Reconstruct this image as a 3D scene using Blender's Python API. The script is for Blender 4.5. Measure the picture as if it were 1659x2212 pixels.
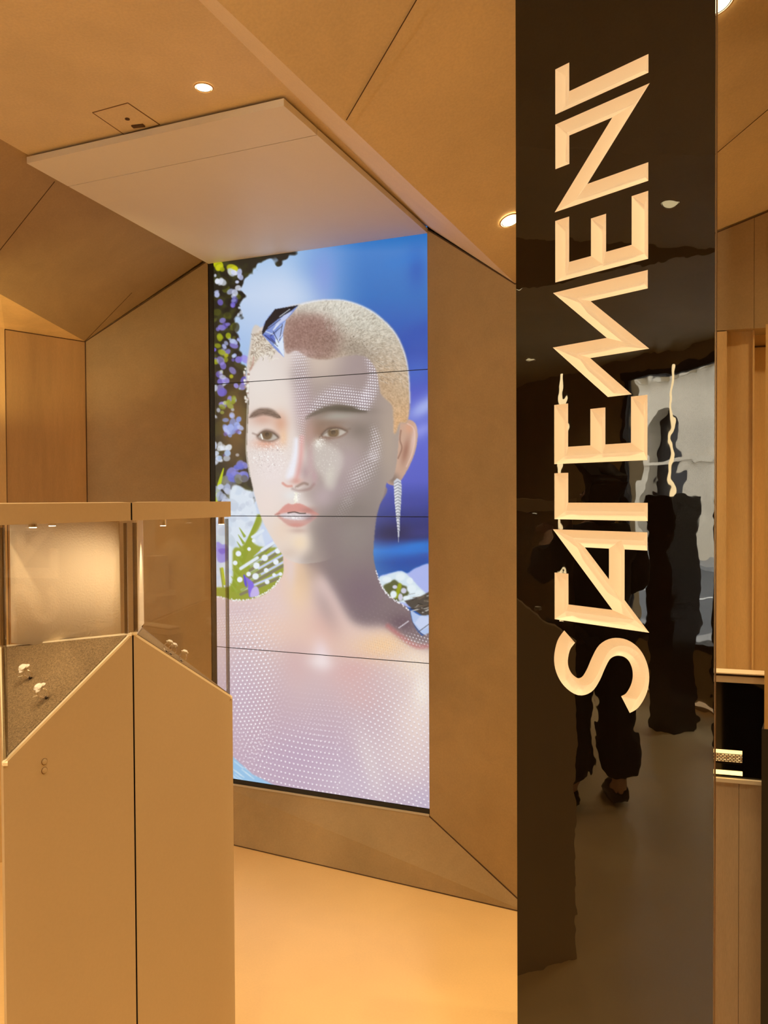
import bpy, bmesh, math
import numpy as np
from mathutils import Vector, Matrix

for o in list(bpy.data.objects):
    bpy.data.objects.remove(o)
SC = bpy.context.scene
COL = SC.collection

# ------------------------------------------------------------------ camera, world, exposure
F_PX, PITCH, ROLL, EYE = 1683.0, 0.01845, -0.0051, 1.6
cam_data = bpy.data.cameras.new('camera')
cam_data.sensor_fit = 'HORIZONTAL'
cam_data.sensor_width = 36.0
cam_data.lens = F_PX / 1659.0 * 36.0
cam_data.clip_start = 0.05
cam_data.clip_end = 200
cam = bpy.data.objects.new('camera', cam_data)
COL.objects.link(cam)
cam.matrix_world = (Matrix.Translation((0, 0, EYE)) @ Matrix.Rotation(math.pi / 2 - PITCH, 4, 'X')
                    @ Matrix.Rotation(ROLL, 4, 'Z'))
SC.camera = cam
SC.view_settings.view_transform = 'Standard'
SC.view_settings.look = 'None'
SC.view_settings.exposure = 0.0
SC.view_settings.gamma = 1.0
SC.view_settings.use_curve_mapping = False
SC.cycles.max_bounces = 10
SC.cycles.diffuse_bounces = 5
SC.cycles.glossy_bounces = 5
SC.cycles.transparent_max_bounces = 16
SC.cycles.caustics_reflective = False
SC.cycles.caustics_refractive = False
SC.cycles.sample_clamp_indirect = 4.0

WORLD = bpy.data.worlds.new('overcast_sky')
SC.world = WORLD
WORLD.use_nodes = True
WORLD.node_tree.nodes['Background'].inputs[0].default_value = (0.95, 0.95, 0.92, 1)
WORLD.node_tree.nodes['Background'].inputs[1].default_value = 15.0

WARM = (1.0, 0.72, 0.38)
DOWNLIGHT_W = 50.0
SCREEN_GAIN = 0.95

# ------------------------------------------------------------------ measuring helpers (survey of the room from the eye point)
def ray(x, y):
    c, s = math.cos(ROLL), math.sin(ROLL)
    dx, dy = x - 829.5, y - 1106.0
    u = dx * c + dy * s
    v = -dx * s + dy * c
    cp, sp = math.cos(PITCH), math.sin(PITCH)
    w = np.array([u / F_PX, cp - v / F_PX * sp, -sp - v / F_PX * cp])
    return w / w[1]
CE = np.array([0, 0, EYE])
def V3(*a): return np.array(a, float)
def atd(x, y, d): return CE + ray(x, y) * d
def atz(x, y, z):
    r = ray(x, y)
    return CE + r * ((z - EYE) / r[2])
def atp(x, y, P, n):
    r = ray(x, y)
    return CE + r * (np.dot(np.array(P) - CE, n) / np.dot(r, n))
def px(P):
    P = np.atleast_2d(np.array(P, float)) - CE
    cp, sp = math.cos(PITCH), math.sin(PITCH)
    y = P[:, 1] * cp - P[:, 2] * sp
    z = P[:, 1] * sp + P[:, 2] * cp
    u = F_PX * P[:, 0] / y
    v = -F_PX * z / y
    c, s = math.cos(ROLL), math.sin(ROLL)
    return np.stack([829.5 + u * c - v * s, 1106 + u * s + v * c], -1)
def unit(v): return v / np.linalg.norm(v)
ZU = V3(0, 0, 1)

# ------------------------------------------------------------------ object helpers
def tag(o, label=None, cat=None, group=None, kind=None):
    if label: o['label'] = label
    if cat: o['category'] = cat
    if group: o['group'] = group
    if kind: o['kind'] = kind
    return o
def thing(name, label, cat, loc=(0, 0, 0), group=None):
    o = bpy.data.objects.new(name, None)
    COL.objects.link(o)
    o.location = loc
    o.empty_display_size = 0.05
    return tag(o, label, cat, group)
def obj(name, verts, faces, mat, parent=None, smooth=False, label=None):
    me = bpy.data.meshes.new(name)
    me.from_pydata([tuple(map(float, v)) for v in verts], [], faces)
    bm = bmesh.new()
    bm.from_mesh(me)
    bmesh.ops.recalc_face_normals(bm, faces=bm.faces)
    bm.to_mesh(me)
    bm.free()
    if smooth:
        for p in me.polygons: p.use_smooth = True
    me.materials.append(mat)
    o = bpy.data.objects.new(name, me)
    COL.objects.link(o)
    if parent is not None: attach(o, parent)
    if label: o['label'] = label
    return o
def attach(o, parent):
    o.parent = parent
    if parent.type == 'EMPTY':
        o.location = -Vector(parent.location)
def struct(o):
    o['kind'] = 'structure'
    return o
class MB:
    def __init__(s): s.v = []; s.f = []
    def add(s, v, f):
        k = len(s.v)
        s.v += [np.array(p, float) for p in v]
        s.f += [tuple(i + k for i in q) for q in f]
        return s
    def prism(s, base, off):
        """polygon base extruded by vector off"""
        n = len(base)
        off = np.array(off, float)
        v = [np.array(p, float) for p in base] + [np.array(p, float) + off for p in base]
        f = [tuple(range(n)), tuple(range(2 * n - 1, n - 1, -1))] + [(i, (i + 1) % n, n + (i + 1) % n, n + i) for i in range(n)]
        return s.add(v, f)
    def box(s, c, sx, sy, sz, ax=(1, 0, 0), ay=(0, 1, 0)):
        c = np.array(c, float); ax = unit(np.array(ax, float)) * sx / 2; ay = unit(np.array(ay, float)) * sy / 2; az = ZU * sz / 2
        return s.prism([c - ax - ay - az, c + ax - ay - az, c + ax + ay - az, c - ax + ay - az], az * 2)
    def tube(s, a, b, r0, r1=None, n=20, caps=True):
        r1 = r0 if r1 is None else r1
        a = np.array(a, float); b = np.array(b, float); d = unit(b - a)
        t = unit(np.cross(d, V3(0.3, 0.2, 0.9) if abs(d[2]) < .9 else V3(1, 0, 0)))
        w = np.cross(d, t)
        v = []
        for k in range(n):
            an = 2 * math.pi * k / n
            e = t * math.cos(an) + w * math.sin(an)
            v += [a + e * r0, b + e * r1]
        f = [(2 * k, 2 * k + 1, (2 * k + 3) % (2 * n), (2 * k + 2) % (2 * n)) for k in range(n)]
        if caps: f += [tuple(2 * k for k in range(n)), tuple(2 * k + 1 for k in range(n))[::-1]]
        return s.add(v, f)
    def build(s, name, mat, parent=None, smooth=False, label=None): return obj(name, s.v, s.f, mat, parent, smooth, label)
def plate(name, poly, thick_dir, mat, parent=None, t=0.03):
    """flat polygon given by its visible face; thickness grows along thick_dir"""
    return MB().prism(poly, unit(np.array(thick_dir, float)) * t).build(name, mat, parent)

# ------------------------------------------------------------------ materials
def mat_new(name):
    m = bpy.data.materials.new(name)
    m.use_nodes = True
    nt = m.node_tree
    return m, nt, nt.nodes['Principled BSDF']
def N(nt, kind, **kw):
    n = nt.nodes.new(kind)
    for k, v in kw.items(): setattr(n, k, v)
    return n
def simple(name, col, rough=0.5, metal=0.0, spec=0.5, bump=0.0, bscale=60, ior=None, coat=0):
    m, nt, b = mat_new(name)
    b.inputs['Base Color'].default_value = (*col, 1)
    b.inputs['Roughness'].default_value = rough
    b.inputs['Metallic'].default_value = metal
    b.inputs['Specular IOR Level'].default_value = spec
    if ior: b.inputs['IOR'].default_value = ior
    tc = N(nt, 'ShaderNodeTexCoord')
    nz = N(nt, 'ShaderNodeTexNoise')
    nz.inputs['Scale'].default_value = bscale
    nt.links.new(tc.outputs['Object'], nz.inputs['Vector'])
    if bump:
        bp = N(nt, 'ShaderNodeBump')
        bp.inputs['Strength'].default_value = bump
        bp.inputs['Distance'].default_value = 0.01
        nt.links.new(nz.outputs['Fac'], bp.inputs['Height'])
        nt.links.new(bp.outputs['Normal'], b.inputs['Normal'])
    return m
def plaster(name, col, var=0.18, rough=0.55, scale=1.6, stretch=(1, 1, 1), fine=0.05, bump=0.04, spec=0.3):
    """trowelled mineral plaster: big soft clouds, medium smears, fine grain"""
    m, nt, b = mat_new(name)
    tc = N(nt, 'ShaderNodeTexCoord')
    mp = N(nt, 'ShaderNodeMapping')
    mp.inputs['Scale'].default_value = stretch
    nt.links.new(tc.outputs['Object'], mp.inputs['Vector'])
    def noise(sc, det, dist=0.0):
        n = N(nt, 'ShaderNodeTexNoise')
        n.inputs['Scale'].default_value = sc
        n.inputs['Detail'].default_value = det
        n.inputs['Roughness'].default_value = 0.55
        n.inputs['Distortion'].default_value = dist
        nt.links.new(mp.outputs['Vector'], n.inputs['Vector'])
        return n
    a, c, g = noise(scale, 4, 0.6), noise(scale * 4.5, 5, 1.2), noise(140, 2)
    def scaled(n, amp):
        mr = N(nt, 'ShaderNodeMapRange')
        mr.inputs['From Min'].default_value = 0.3; mr.inputs['From Max'].default_value = 0.7
        mr.inputs['To Min'].default_value = 1 - amp; mr.inputs['To Max'].default_value = 1 + amp
        nt.links.new(n.outputs['Fac'], mr.inputs['Value'])
        return mr
    s1, s2, s3 = scaled(a, var), scaled(c, var * 0.35), scaled(g, fine)
    m1 = N(nt, 'ShaderNodeMath', operation='MULTIPLY'); m2 = N(nt, 'ShaderNodeMath', operation='MULTIPLY')
    nt.links.new(s1.outputs[0], m1.inputs[0]); nt.links.new(s2.outputs[0], m1.inputs[1])
    nt.links.new(m1.outputs[0], m2.inputs[0]); nt.links.new(s3.outputs[0], m2.inputs[1])
    vm = N(nt, 'ShaderNodeVectorMath', operation='SCALE')
    vm.inputs[0].default_value = col
    nt.links.new(m2.outputs[0], vm.inputs['Scale'])
    nt.links.new(vm.outputs[0], b.inputs['Base Color'])
    b.inputs['Roughness'].default_value = rough
    b.inputs['Specular IOR Level'].default_value = spec
    if bump:
        bp = N(nt, 'ShaderNodeBump')
        bp.inputs['Strength'].default_value = bump; bp.inputs['Distance'].default_value = 0.02
        nt.links.new(c.outputs['Fac'], bp.inputs['Height'])
        nt.links.new(bp.outputs['Normal'], b.inputs['Normal'])
    return m
def emit(name, col, s):
    m, nt, b = mat_new(name)
    b.inputs['Base Color'].default_value = (*col, 1)
    b.inputs['Emission Color'].default_value = (*col, 1)
    b.inputs['Emission Strength'].default_value = s
    return m
def glass(name, tint=(1, 1, 1), ior=1.45, gain=1.0):
    m = bpy.data.materials.new(name)
    m.use_nodes = True
    nt = m.node_tree
    nt.nodes.clear()
    out = N(nt, 'ShaderNodeOutputMaterial'); mix = N(nt, 'ShaderNodeMixShader')
    tr = N(nt, 'ShaderNodeBsdfTransparent'); gl = N(nt, 'ShaderNodeBsdfGlossy'); fr = N(nt, 'ShaderNodeFresnel')
    tr.inputs[0].default_value = (*tint, 1)
    gl.inputs['Roughness'].default_value = 0.0
    ge = N(nt, 'ShaderNodeNewGeometry'); mi = N(nt, 'ShaderNodeMix'); mi.data_type = 'FLOAT'
    mi.inputs[2].default_value = ior; mi.inputs[3].default_value = 1.0 / ior
    nt.links.new(ge.outputs['Backfacing'], mi.inputs[0]); nt.links.new(mi.outputs[0], fr.inputs['IOR'])
    mm = N(nt, 'ShaderNodeMath', operation='MULTIPLY'); mm.inputs[1].default_value = gain
    nt.links.new(fr.outputs[0], mm.inputs[0]); nt.links.new(mm.outputs[0], mix.inputs[0])
    nt.links.new(tr.outputs[0], mix.inputs[1]); nt.links.new(gl.outputs[0], mix.inputs[2])
    nt.links.new(mix.outputs[0], out.inputs['Surface'])
    return m

M_WALL = plaster('tan_plaster', (0.37, 0.262, 0.128), var=0.13)
M_WALLV = plaster('streaked_plaster', (0.60, 0.41, 0.18), var=0.13, stretch=(3.5, 3.5, 0.5))
M_CEIL = plaster('ceiling_plaster', (0.66, 0.535, 0.34), var=0.10, scale=1.2)
M_BAND = plaster('pale_plaster', (0.80, 0.66, 0.47), var=0.05)
M_SOFFIT = plaster('soffit_paint', (0.72, 0.69, 0.62), var=0.02, fine=0.01, bump=0, rough=0.45)
M_FLOOR = plaster('resin_floor', (0.86, 0.60, 0.27), var=0.05, rough=0.33, scale=0.9, fine=0.02, bump=0.0, spec=0.5)
M_JOINT = simple('joint_shadow_gap', (0.07, 0.035, 0.014), 0.9)
M_BLACK = simple('matte_black', (0.004, 0.004, 0.005), 0.55)
M_CASE = plaster('satin_bronze_paint', (0.55, 0.435, 0.28), var=0.02, rough=0.42, fine=0.015, bump=0, spec=0.5)
M_CREAM = simple('cream_lacquer', (0.80, 0.68, 0.50), 0.42)
M_SILL = simple('pale_glass_edge', (0.95, 0.86, 0.66), 0.3)
M_GLASS = glass('vitrine_glass')
M_GLASSEDGE = glass('vitrine_glass_edge', (0.62, 0.58, 0.50), 1.5, 1.6)
M_STEEL = simple('polished_steel', (0.8, 0.78, 0.74), 0.15, 1.0)
M_PAPER = simple('backdrop_board', (0.86, 0.76, 0.60), 0.7, bump=0.15, bscale=220)

# ================================================================== THE SHOP
# screen frame: su along the video wall, sn from it towards the room
TH = 0.3855
su = V3(math.cos(TH), -math.sin(TH), 0)
sn = V3(-math.sin(TH), -math.cos(TH), 0)
PH, PW = 0.62, 1.06                       # one display panel
ZC, ZS = 2.735, 2.705                     # recess ceiling, soffit underside
TL = V3(-0.795, 3.680, 0)
TR = V3(0.187, 3.282, 0)
SCR_TOP = 2.758
SCR_BOT = SCR_TOP - 4 * PH
TLp = TL - su * 0.032                     # left splay wall starts beside the black bezel
FL = V3(*(TL + su * 0.066 + sn * 1.157)[:2], 0)   # soffit front left corner
FR = V3(*(TR - su * 0.028 + sn * 1.163)[:2], 0)
ll = unit(FL - TLp)

# right splay wall and hanging ridge
Bf = atz(1158, 1978, 0)
dr = unit(Bf - TR)
nr = V3(dr[1], -dr[0], 0)
P = atp(1113, 612, TR, nr)
a0 = V3(TR[0], TR[1], ZC)
nb = unit(np.cross(sn, P - a0))
Q = atp(745, 262, a0, nb)
Q2 = atp(468, 0, a0, nb)
R = atd(1548, 500, 3.0)
nf = unit(np.cross(Q - P, R - P))
if nf[2] < 0: nf = -nf
R2 = atp(1659, 455, P, nf)
def zf(x, y): return P[2] - (nf[0] * (x - P[0]) + nf[1] * (y - P[1])) / nf[2]
rd = unit(Q2 - P)
S1 = P + rd * ((ZC - P[2]) / rd[2])
FAC_A, FAC_B = V3(-6.2, 1.53, 0), V3(1.5, -3.2, 0)      # street facade
FD = unit(FAC_B - FAC_A)
FN = V3(-FD[1], FD[0], 0)
if FN[0] < 0: FN = -FN
def hit2(p, d, q, e):
    """2D line p+td with q+se"""
    A = np.array([[d[0], -e[0]], [d[1], -e[1]]])
    t = np.linalg.solve(A, (q - p)[:2])[0]
    return p + d * t
lev = unit(V3(nf[1], -nf[0], 0))                         # level line direction of the right facet
S2 = hit2(V3(S1[0], S1[1], 0), lev, FAC_A, FD); S2[2] = ZC
ZT = 3.05
# point of the facet plane at ZT
grad2 = V3(nf[0], nf[1], 0) / nf[2]
kup = -grad2 / np.dot(grad2, grad2) * (ZT - ZC)
S3 = hit2(V3(S1[0], S1[1], 0) + kup, lev, FAC_A, FD); S3[2] = ZT
S4 = hit2(V3(S1[0], S1[1], 0) + kup, lev, V3(2.8, 0, 0), V3(0, 1, 0)); S4[2] = ZT

UP, DN = V3(0, 0, 1), V3(0, 0, -1)
# floor
struct(MB().prism([V3(-6.6, 1.7, 0), V3(1.6, -3.6, 0), V3(3.0, -3.6, 0), V3(3.0, 4.8, 0), V3(-5.0, 4.8, 0)], (0, 0, -0.12)).build('floor', M_FLOOR))
# outer ceiling slab
struct(MB().prism([V3(-6.6, 1.7, ZT), V3(1.6, -3.6, ZT), V3(3.0, -3.6, ZT), V3(3.0, 4.8, ZT), V3(-5.0, 4.8, ZT)], (0, 0, 0.2)).build('ceiling', M_CEIL))
# flat ceiling over the recess and the left of the shop
E0 = V3(*(TR - sn * 0.3)[:2], ZC)
flat = [E0, V3(*S1[:2], ZC), S2, V3(-6.2, 1.53, ZC), V3(-4.5, 4.6, ZC), V3(*(E0[:2] + np.array([-.3, 1.2])), ZC)]
struct(plate('ceiling_left', flat, UP, M_CEIL, t=0.03))
# right ceiling facet, hanging down to the ridge
def onf(x, y): return V3(x, y, zf(x, y))
Pe = P - rd * 0.25
fac = [Pe, S1, S2, S3, S4, onf(3.0, 3.5), onf(1.2, 3.6)]
struct(plate('ceiling_right', fac, UP, M_CEIL, t=0.02))
# pale band between flat ceiling and ridge
b_l0, b_l1 = V3(TR[0], TR[1], ZC) - sn * 0.02, V3(*S1[:2], ZC)
ridge_strip = [b_l0, P, S1]
struct(plate('ceiling_band', ridge_strip, nb if nb[2] > 0 else -nb, M_BAND, t=0.02))

# left splay wall (vertical) and the sloping facet above it
ang = 0.0576
dl = V3(-math.cos(ang), math.sin(ang), 0)
Vv = atp(183, 737, TLp, V3(dl[1], -dl[0], 0))
a1 = V3(TLp[0], TLp[1], ZC)
nlf = unit(np.cross(ll, Vv - a1))
if nlf[2] < 0: nlf = -nlf
G = atp(0, 635, a1, nlf)
G2 = Vv + (G - Vv) * 3.0
Lx = a1 + ll * 3.2
Wp = atd(10, 710, 3.42)
nyf = unit(np.cross(G - Vv, Wp - Vv))
W2 = Wp + V3(-0.75, -0.05, 0.0)
struct(plate('wall_left', [TLp * [1, 1, 0], V3(Vv[0], Vv[1], 0), Vv, V3(TLp[0], TLp[1], ZC - .012)], V3(0, 1, 0), M_WALL))
struct(plate('ceiling_slope', [a1, Vv, G2, Lx], UP, M_WALL, t=0.02))
wz = Vv[2]
struct(plate('wall_bay', [V3(Vv[0], Vv[1], 0), V3(Wp[0], Wp[1], 0), V3(Wp[0], Wp[1], Wp[2]), Vv], V3(-1, 1, 0), M_WALLV))
W3 = V3(Wp[0] - 1.9, Wp[1] - 0.55, 0)
struct(plate('wall_bay_side', [V3(Wp[0], Wp[1], 0), W3, V3(W3[0], W3[1], Wp[2] + .12), V3(Wp[0], Wp[1], Wp[2])], V3(-1, 1, 0), M_WALLV))
# bright underside beyond the fold
struct(MB().add([Vv, G, G2, V3(W3[0], W3[1], Wp[2] + .12), Wp], [(0, 1, 4), (1, 2, 3), (1, 3, 4)]).build('ceiling_bay', M_WALLV))

# plinth under the screen
zb = SCR_BOT - 0.031
p_top0, p_top1 = TLp + ZU * zb, TR + ZU * zb
c_bot = Bf * [1, 1, 0]
pf0 = atz(505, 1822, 0); pf1 = atz(1118, 1945, 0)
fdir = unit(pf1 - pf0)
pl0 = pf0 - fdir * 0.35
struct(MB().add([p_top0, p_top1, c_bot, pl0, p_top0 - sn * .2, p_top1 - sn * .2, c_bot - sn * .2, pl0 - sn * .2],
                [(0, 1, 2, 3), (0, 4, 5, 1), (1, 5, 6, 2), (3, 2, 6, 7), (0, 3, 7, 4)]).build('wall_plinth', M_WALL))
# right splay wall
Pc = TR + dr * 0.62
zPc = zf(Pc[0], Pc[1])
topA = V3(TR[0], TR[1], ZC - .012)
struct(plate('wall_splay', [TR * [1, 1, 0], Pc * [1, 1, 0], V3(Pc[0], Pc[1], zPc), P, topA], -nr if np.dot(nr, sn) > 0 else nr, M_WALL))

# wall behind the till: upper band flush, lower part recessed in steps
wd = unit((R2 - R) * [1, 1, 0])
wn = V3(wd[1], -wd[0], 0)
if wn[1] > 0: wn = -wn
def wallpt(x, y=500, off=0.0):
    q = atp(x, y, R - wn * off, wn)
    return q
Wa, Wb = Pc * [1, 1, 0], R * [1, 1, 0]
ZL_ = wallpt(1600, 711)[2]
Rz = lambda q: V3(q[0], q[1], zf(q[0], q[1]))
wend = (R + wd * 2.0)
q0 = R * [1, 1, 0] - wd * 0.25
q1 = wend * [1, 1, 0]
struct(plate('wall_back_link', [Wa, q0, Rz(q0), V3(Pc[0], Pc[1], zPc)], -wn, M_WALL))
m = MB()
m.prism([q0 + ZU * ZL_, V3(*wallpt(1629)[:2], ZL_), Rz(wallpt(1629)), Rz(q0)], -wn * .2)
xr = V3(*wallpt(1629.8)[:2], 0)
m.prism([xr + ZU * ZL_ - wn * .004, q1 + ZU * ZL_ - wn * .004, Rz(q1), Rz(xr)], -wn * .2)
struct(m.build('wall_back_upper', M_WALL))
x1, x2, x3 = wallpt(1571) * [1, 1, 0], wallpt(1630) * [1, 1, 0], wallpt(1634) * [1, 1, 0]
m = MB()
m.prism([q0, x1, x1 + ZU * (ZL_ - .004), q0 + ZU * (ZL_ - .004)], -wn * .2)
m.prism([x1 - wn * .05, x2 - wn * .05, x2 - wn * .05 + ZU * ZL_, x1 - wn * .05 + ZU * ZL_], -wn * .1)
m.prism([x2 - wn * .035, x3 - wn * .035, x3 - wn * .035 + ZU * ZL_, x2 - wn * .035 + ZU * ZL_], -wn * .1)
m.prism([x3 - wn * .14, q1 - wn * .14, q1 - wn * .14 + ZU * ZL_, x3 - wn * .14 + ZU * ZL_], -wn * .1)
struct(m.build('wall_back_lower', M_WALLV))
zj = atp(1640, 737, R, wn)[2]
struct(MB().prism([x3 - wn * .135 + ZU * zj, q1 - wn * .135 + ZU * zj, q1 - wn * .135 + ZU * (zj + .006), x3 - wn * .135 + ZU * (zj + .006)], wn * .004).build('trim_1', M_JOINT))

# outer walls out of the frame
struct(MB().prism([V3(2.8, -3.6, 0), V3(2.8, 4.8, 0), V3(2.8, 4.8, ZT), V3(2.8, -3.6, ZT)], (.15, 0, 0)).build('wall_right', M_WALL))
struct(MB().prism([V3(-5.0, 4.6, 0), V3(3.0, 4.6, 0), V3(3.0, 4.6, ZT), V3(-5.0, 4.6, ZT)], (0, .15, 0)).build('wall_far', M_WALL))
struct(MB().prism([V3(-6.2, 1.53, 0), V3(-4.5, 4.8, 0), V3(-4.5, 4.8, ZT), V3(-6.2, 1.53, ZT)], (-.2, .1, 0)).build('wall_side', M_WALL))
struct(MB().prism([V3(1.2, -3.1, 0), V3(3.0, -3.1, 0), V3(3.0, -3.1, ZT), V3(1.2, -3.1, ZT)], (0, -.2, 0)).build('wall_rear', M_WALL))

# joints: thin open seams in the plaster panels
TRIM = [1]
def joint(a, b, nrm, w=0.004):
    a = np.array(a, float); b = np.array(b, float); nrm = unit(np.array(nrm, float))
    s = unit(np.cross(b - a, nrm)) * w * .36
    TRIM[0] += 1
    struct(MB().prism([a - s, b - s, b + s, a + s], nrm * .0012).build('trim_%d' % TRIM[0], M_JOINT))
nfd = -nf
joint(atp(905, -10, P, nf), atp(748, 259, P, nf), nfd, .003)
joint(atp(1545, 333, P, nf), atp(1665, 231, P, nf), nfd, .003)
joint(Rz(q0) - ZU * .004, Rz(q1) - ZU * .004, wn, .005)
lfd = -nlf
joint(atp(118, 392, a1, nlf), atp(-40, 590, a1, nlf), lfd, .003)
joint(atp(285, 632, a1, nlf), Vv, lfd, .002)
nlw = V3(dl[1], -dl[0], 0); nlw = nlw if nlw[1] < 0 else -nlw
joint(V3(TLp[0], TLp[1], ZC - .016), Vv - ZU * .004, nlw, .005)
joint(V3(Vv[0], Vv[1], .02) - dl * .003, Vv - dl * .003 - ZU * .004, nlw, .006)
nbay = unit(V3(Wp[1] - Vv[1], -(Wp[0] - Vv[0]), 0)); nbay = nbay if np.dot(nbay, CE * [1, 1, 0] - Vv * [1, 1, 0]) > 0 else -nbay
joint(Vv - ZU * .003, Wp - ZU * .003, nbay, .004)
joint(V3(Wp[0], Wp[1], .02), Wp - ZU * .003, nbay, .003)
nsp = nr if np.dot(nr, -TR) > 0 else -nr
joint(topA - ZU * .002, P - ZU * .003, nsp, .006)
joint(P - ZU * .003, V3(Pc[0], Pc[1], zPc) - ZU * .003, nsp, .006)
plw = unit(np.cross(p_top1 - p_top0, c_bot - p_top1)); plw = plw if np.dot(plw, sn) > 0 else -plw
joint(p_top1 + nsp * .001, c_bot + nsp * .001, nsp, .007)
joint(pl0 + ZU * .002, c_bot + ZU * .002, plw, .005)
sm = V3(0, 0, -1)

# ------------------------------------------------------------------ soffit board over the screen
soffit = thing('soffit_board', 'pale flat soffit board hanging over the tall portrait video wall', 'ceiling panel', (*(TL + TR)[:2] / 2, ZS))
RI = TR + su * .003
sb = [TLp, FL, FR, RI]
# the board, split in a front strip and a main field by a fine seam
sA, sB = atz(152, 402, ZS), atz(693, 290, ZS)
sAe = hit2(TLp, ll, sA, unit(sB - sA)); sBe = hit2(RI, unit(FR - RI), sA, unit(sB - sA))
for a_ in (sAe, sBe): a_[2] = 0
def zz(q, z): return V3(q[0], q[1], z)
g = sn * .0018
MB().prism([zz(sAe + g, ZS), zz(FL, ZS), zz(FR, ZS), zz(sBe + g, ZS)], (0, 0, .021)).build('front_strip', M_SOFFIT, soffit)
MB().prism([zz(TLp - sn * .05, ZS), zz(sAe - g, ZS), zz(sBe - g, ZS), zz(RI - sn * .05, ZS)], (0, 0, .021)).build('main_field', M_SOFFIT, soffit)
MB().prism([zz(TLp + su * .03, ZS + .021), zz(FL + su * .02 - sn * .02, ZS + .021), zz(FR - su * .02 - sn * .02, ZS + .021), zz(RI - su * .03, ZS + .021)], (0, 0, ZC - ZS - .021)).build('shadow_gap_frame', M_JOINT, soffit)

# access hatch in the ceiling
hp = [atz(x, y, ZC) for x, y in ((200, 243), (276, 222), (345, 269), (268, 290))]
hatch = thing('access_hatch', 'small rectangular flush hatch in the ceiling in front of the soffit', 'hatch', tuple(hp[0]))
hc = sum(hp) / 4
m = MB()
for i in range(4):
    a_, b_ = hp[i], hp[(i + 1) % 4]
    s_ = unit(np.cross(b_ - a_, ZU)) * .0016
    m.prism([a_ - s_, b_ - s_, b_ + s_, a_ + s_], (0, 0, -.001))
m.build('joint_frame', simple('hatch_joint', (.16, .09, .04), .9), hatch)
MB().prism([hc + (q - hc) * .985 for q in hp], (0, 0, -.0006)).build('cover', M_CEIL, hatch)
hz = atz(275, 256, ZC); MB().tube(hz - ZU * .0007, hz - ZU * .003, .007, n=16).build('key_hole', M_JOINT, hatch)
hz0, hz1 = atz(286, 272, ZC), atz(311, 269, ZC)
s_ = unit(np.cross(hz1 - hz0, ZU)) * .007
MB().prism([hz0 - s_ - ZU * .0007, hz1 - s_ - ZU * .0007, hz1 + s_ - ZU * .0007, hz0 + s_ - ZU * .0007], (0, 0, -.004)).build('sensor_slot', M_JOINT, hatch)

# ------------------------------------------------------------------ downlights
M_LENS = emit('lamp_lens', (1.0, 0.80, 0.42), 7.0)
M_TRIMR = simple('downlight_trim', (0.55, 0.36, 0.18), 0.5)
M_REFL = simple('downlight_reflector', (0.95, 0.8, 0.5), 0.35)
def downlight(c, nrm, r, label, power=DOWNLIGHT_W, size=1.9, aim=(0, 0, -1)):
    c = np.array(c, float); nrm = unit(np.array(nrm, float))
    t = thing('downlight', label, 'ceiling light', tuple(c), 'round recessed downlights')
    tt = unit(np.cross(nrm, V3(1, .2, .1))); ww = np.cross(nrm, tt)
    def ringm(r0, r1, h0, h1, name, mat, par, n=32):
        v = []; f = []
        for k in range(n):
            e = tt * math.cos(2 * math.pi * k / n) + ww * math.sin(2 * math.pi * k / n)
            v += [c + e * r0 + nrm * h0, c + e * r1 + nrm * h1]
        f = [(2 * k, 2 * k + 1, (2 * k + 3) % (2 * n), (2 * k + 2) % (2 * n)) for k in range(n)]
        return obj(name, v, f, mat, par, True)
    ringm(r * 1.0, r * 1.14, .0035, .001, 'trim_ring', M_TRIMR, t)
    v = [c + nrm * .0015 + (tt * math.cos(2 * math.pi * k / 32) + ww * math.sin(2 * math.pi * k / 32)) * r * .98 for k in range(32)]
    obj('lens', v, [tuple(range(32))], M_LENS, t)
    ringm(r * .92, r * .84, .0028, .0022, 'baffle', M_JOINT, t)
    L = bpy.data.lights.new('downlight_beam', 'SPOT')
    L.energy = power; L.color = WARM; L.spot_size = size; L.spot_blend = 0.9; L.shadow_soft_size = r * 1.2
    lo = bpy.data.objects.new('downlight_beam', L); COL.objects.link(lo)
    lo.parent = t
    lo.location = Vector(nrm * .02)
    lo.rotation_euler = Vector(aim).to_track_quat('-Z', 'Y').to_euler()
    return t
def floorlight(x, y, label, p=DOWNLIGHT_W, s=2.3, r=.034):
    # ceiling height at x, y
    side = np.dot(np.cross(V3(rd[0], rd[1], 0), V3(x, y, 0) - V3(S1[0], S1[1], 0)), ZU)
    zfv = zf(x, y)
    if zfv > ZC or x > P[0] - .02 + rd[0] / rd[1] * (y - P[1]):
        if zfv >= ZT: return downlight(V3(x, y, ZT), DN, r, label, p, s)
        return downlight(V3(x, y, zfv), -nf, r, label, p, s)
    return downlight(V3(x, y, ZC), DN, r, label, p, s)
downlight(atz(440, 188, ZC), DN, .024, 'round lit downlight in the ceiling above the hatch, left of the pale band', 42, 1.6, (.1, -.25, -1))
downlight(atp(1102, 476, P, nf), -nf, .033, 'round lit downlight half hidden by the left edge of the black pillar', 62, 1.5, (-.25, -.32, -1))
downlight(atp(1550, 4, P, nf), -nf, .040, 'round lit downlight at the top edge, right of the black pillar', 70, 1.9)
for k, (x, y) in enumerate([(-1.15, 1.05), (-0.45, 0.35), (0.45, 0.75), (1.5, 1.3), (-2.3, 1.6), (-2.3, 0.3), (-3.6, 1.6), (-1.2, -0.8), (0.6, -0.9), (1.9, 0.0), (1.9, -1.8), (-3.4, 2.8), (-4.6, 1.4), (1.75, 2.15)]):  # last one is added to brighten the wall behind the till
    floorlight(x, y, 'one of the round downlights out of the frame, seen only in reflections, one added for light')

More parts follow.
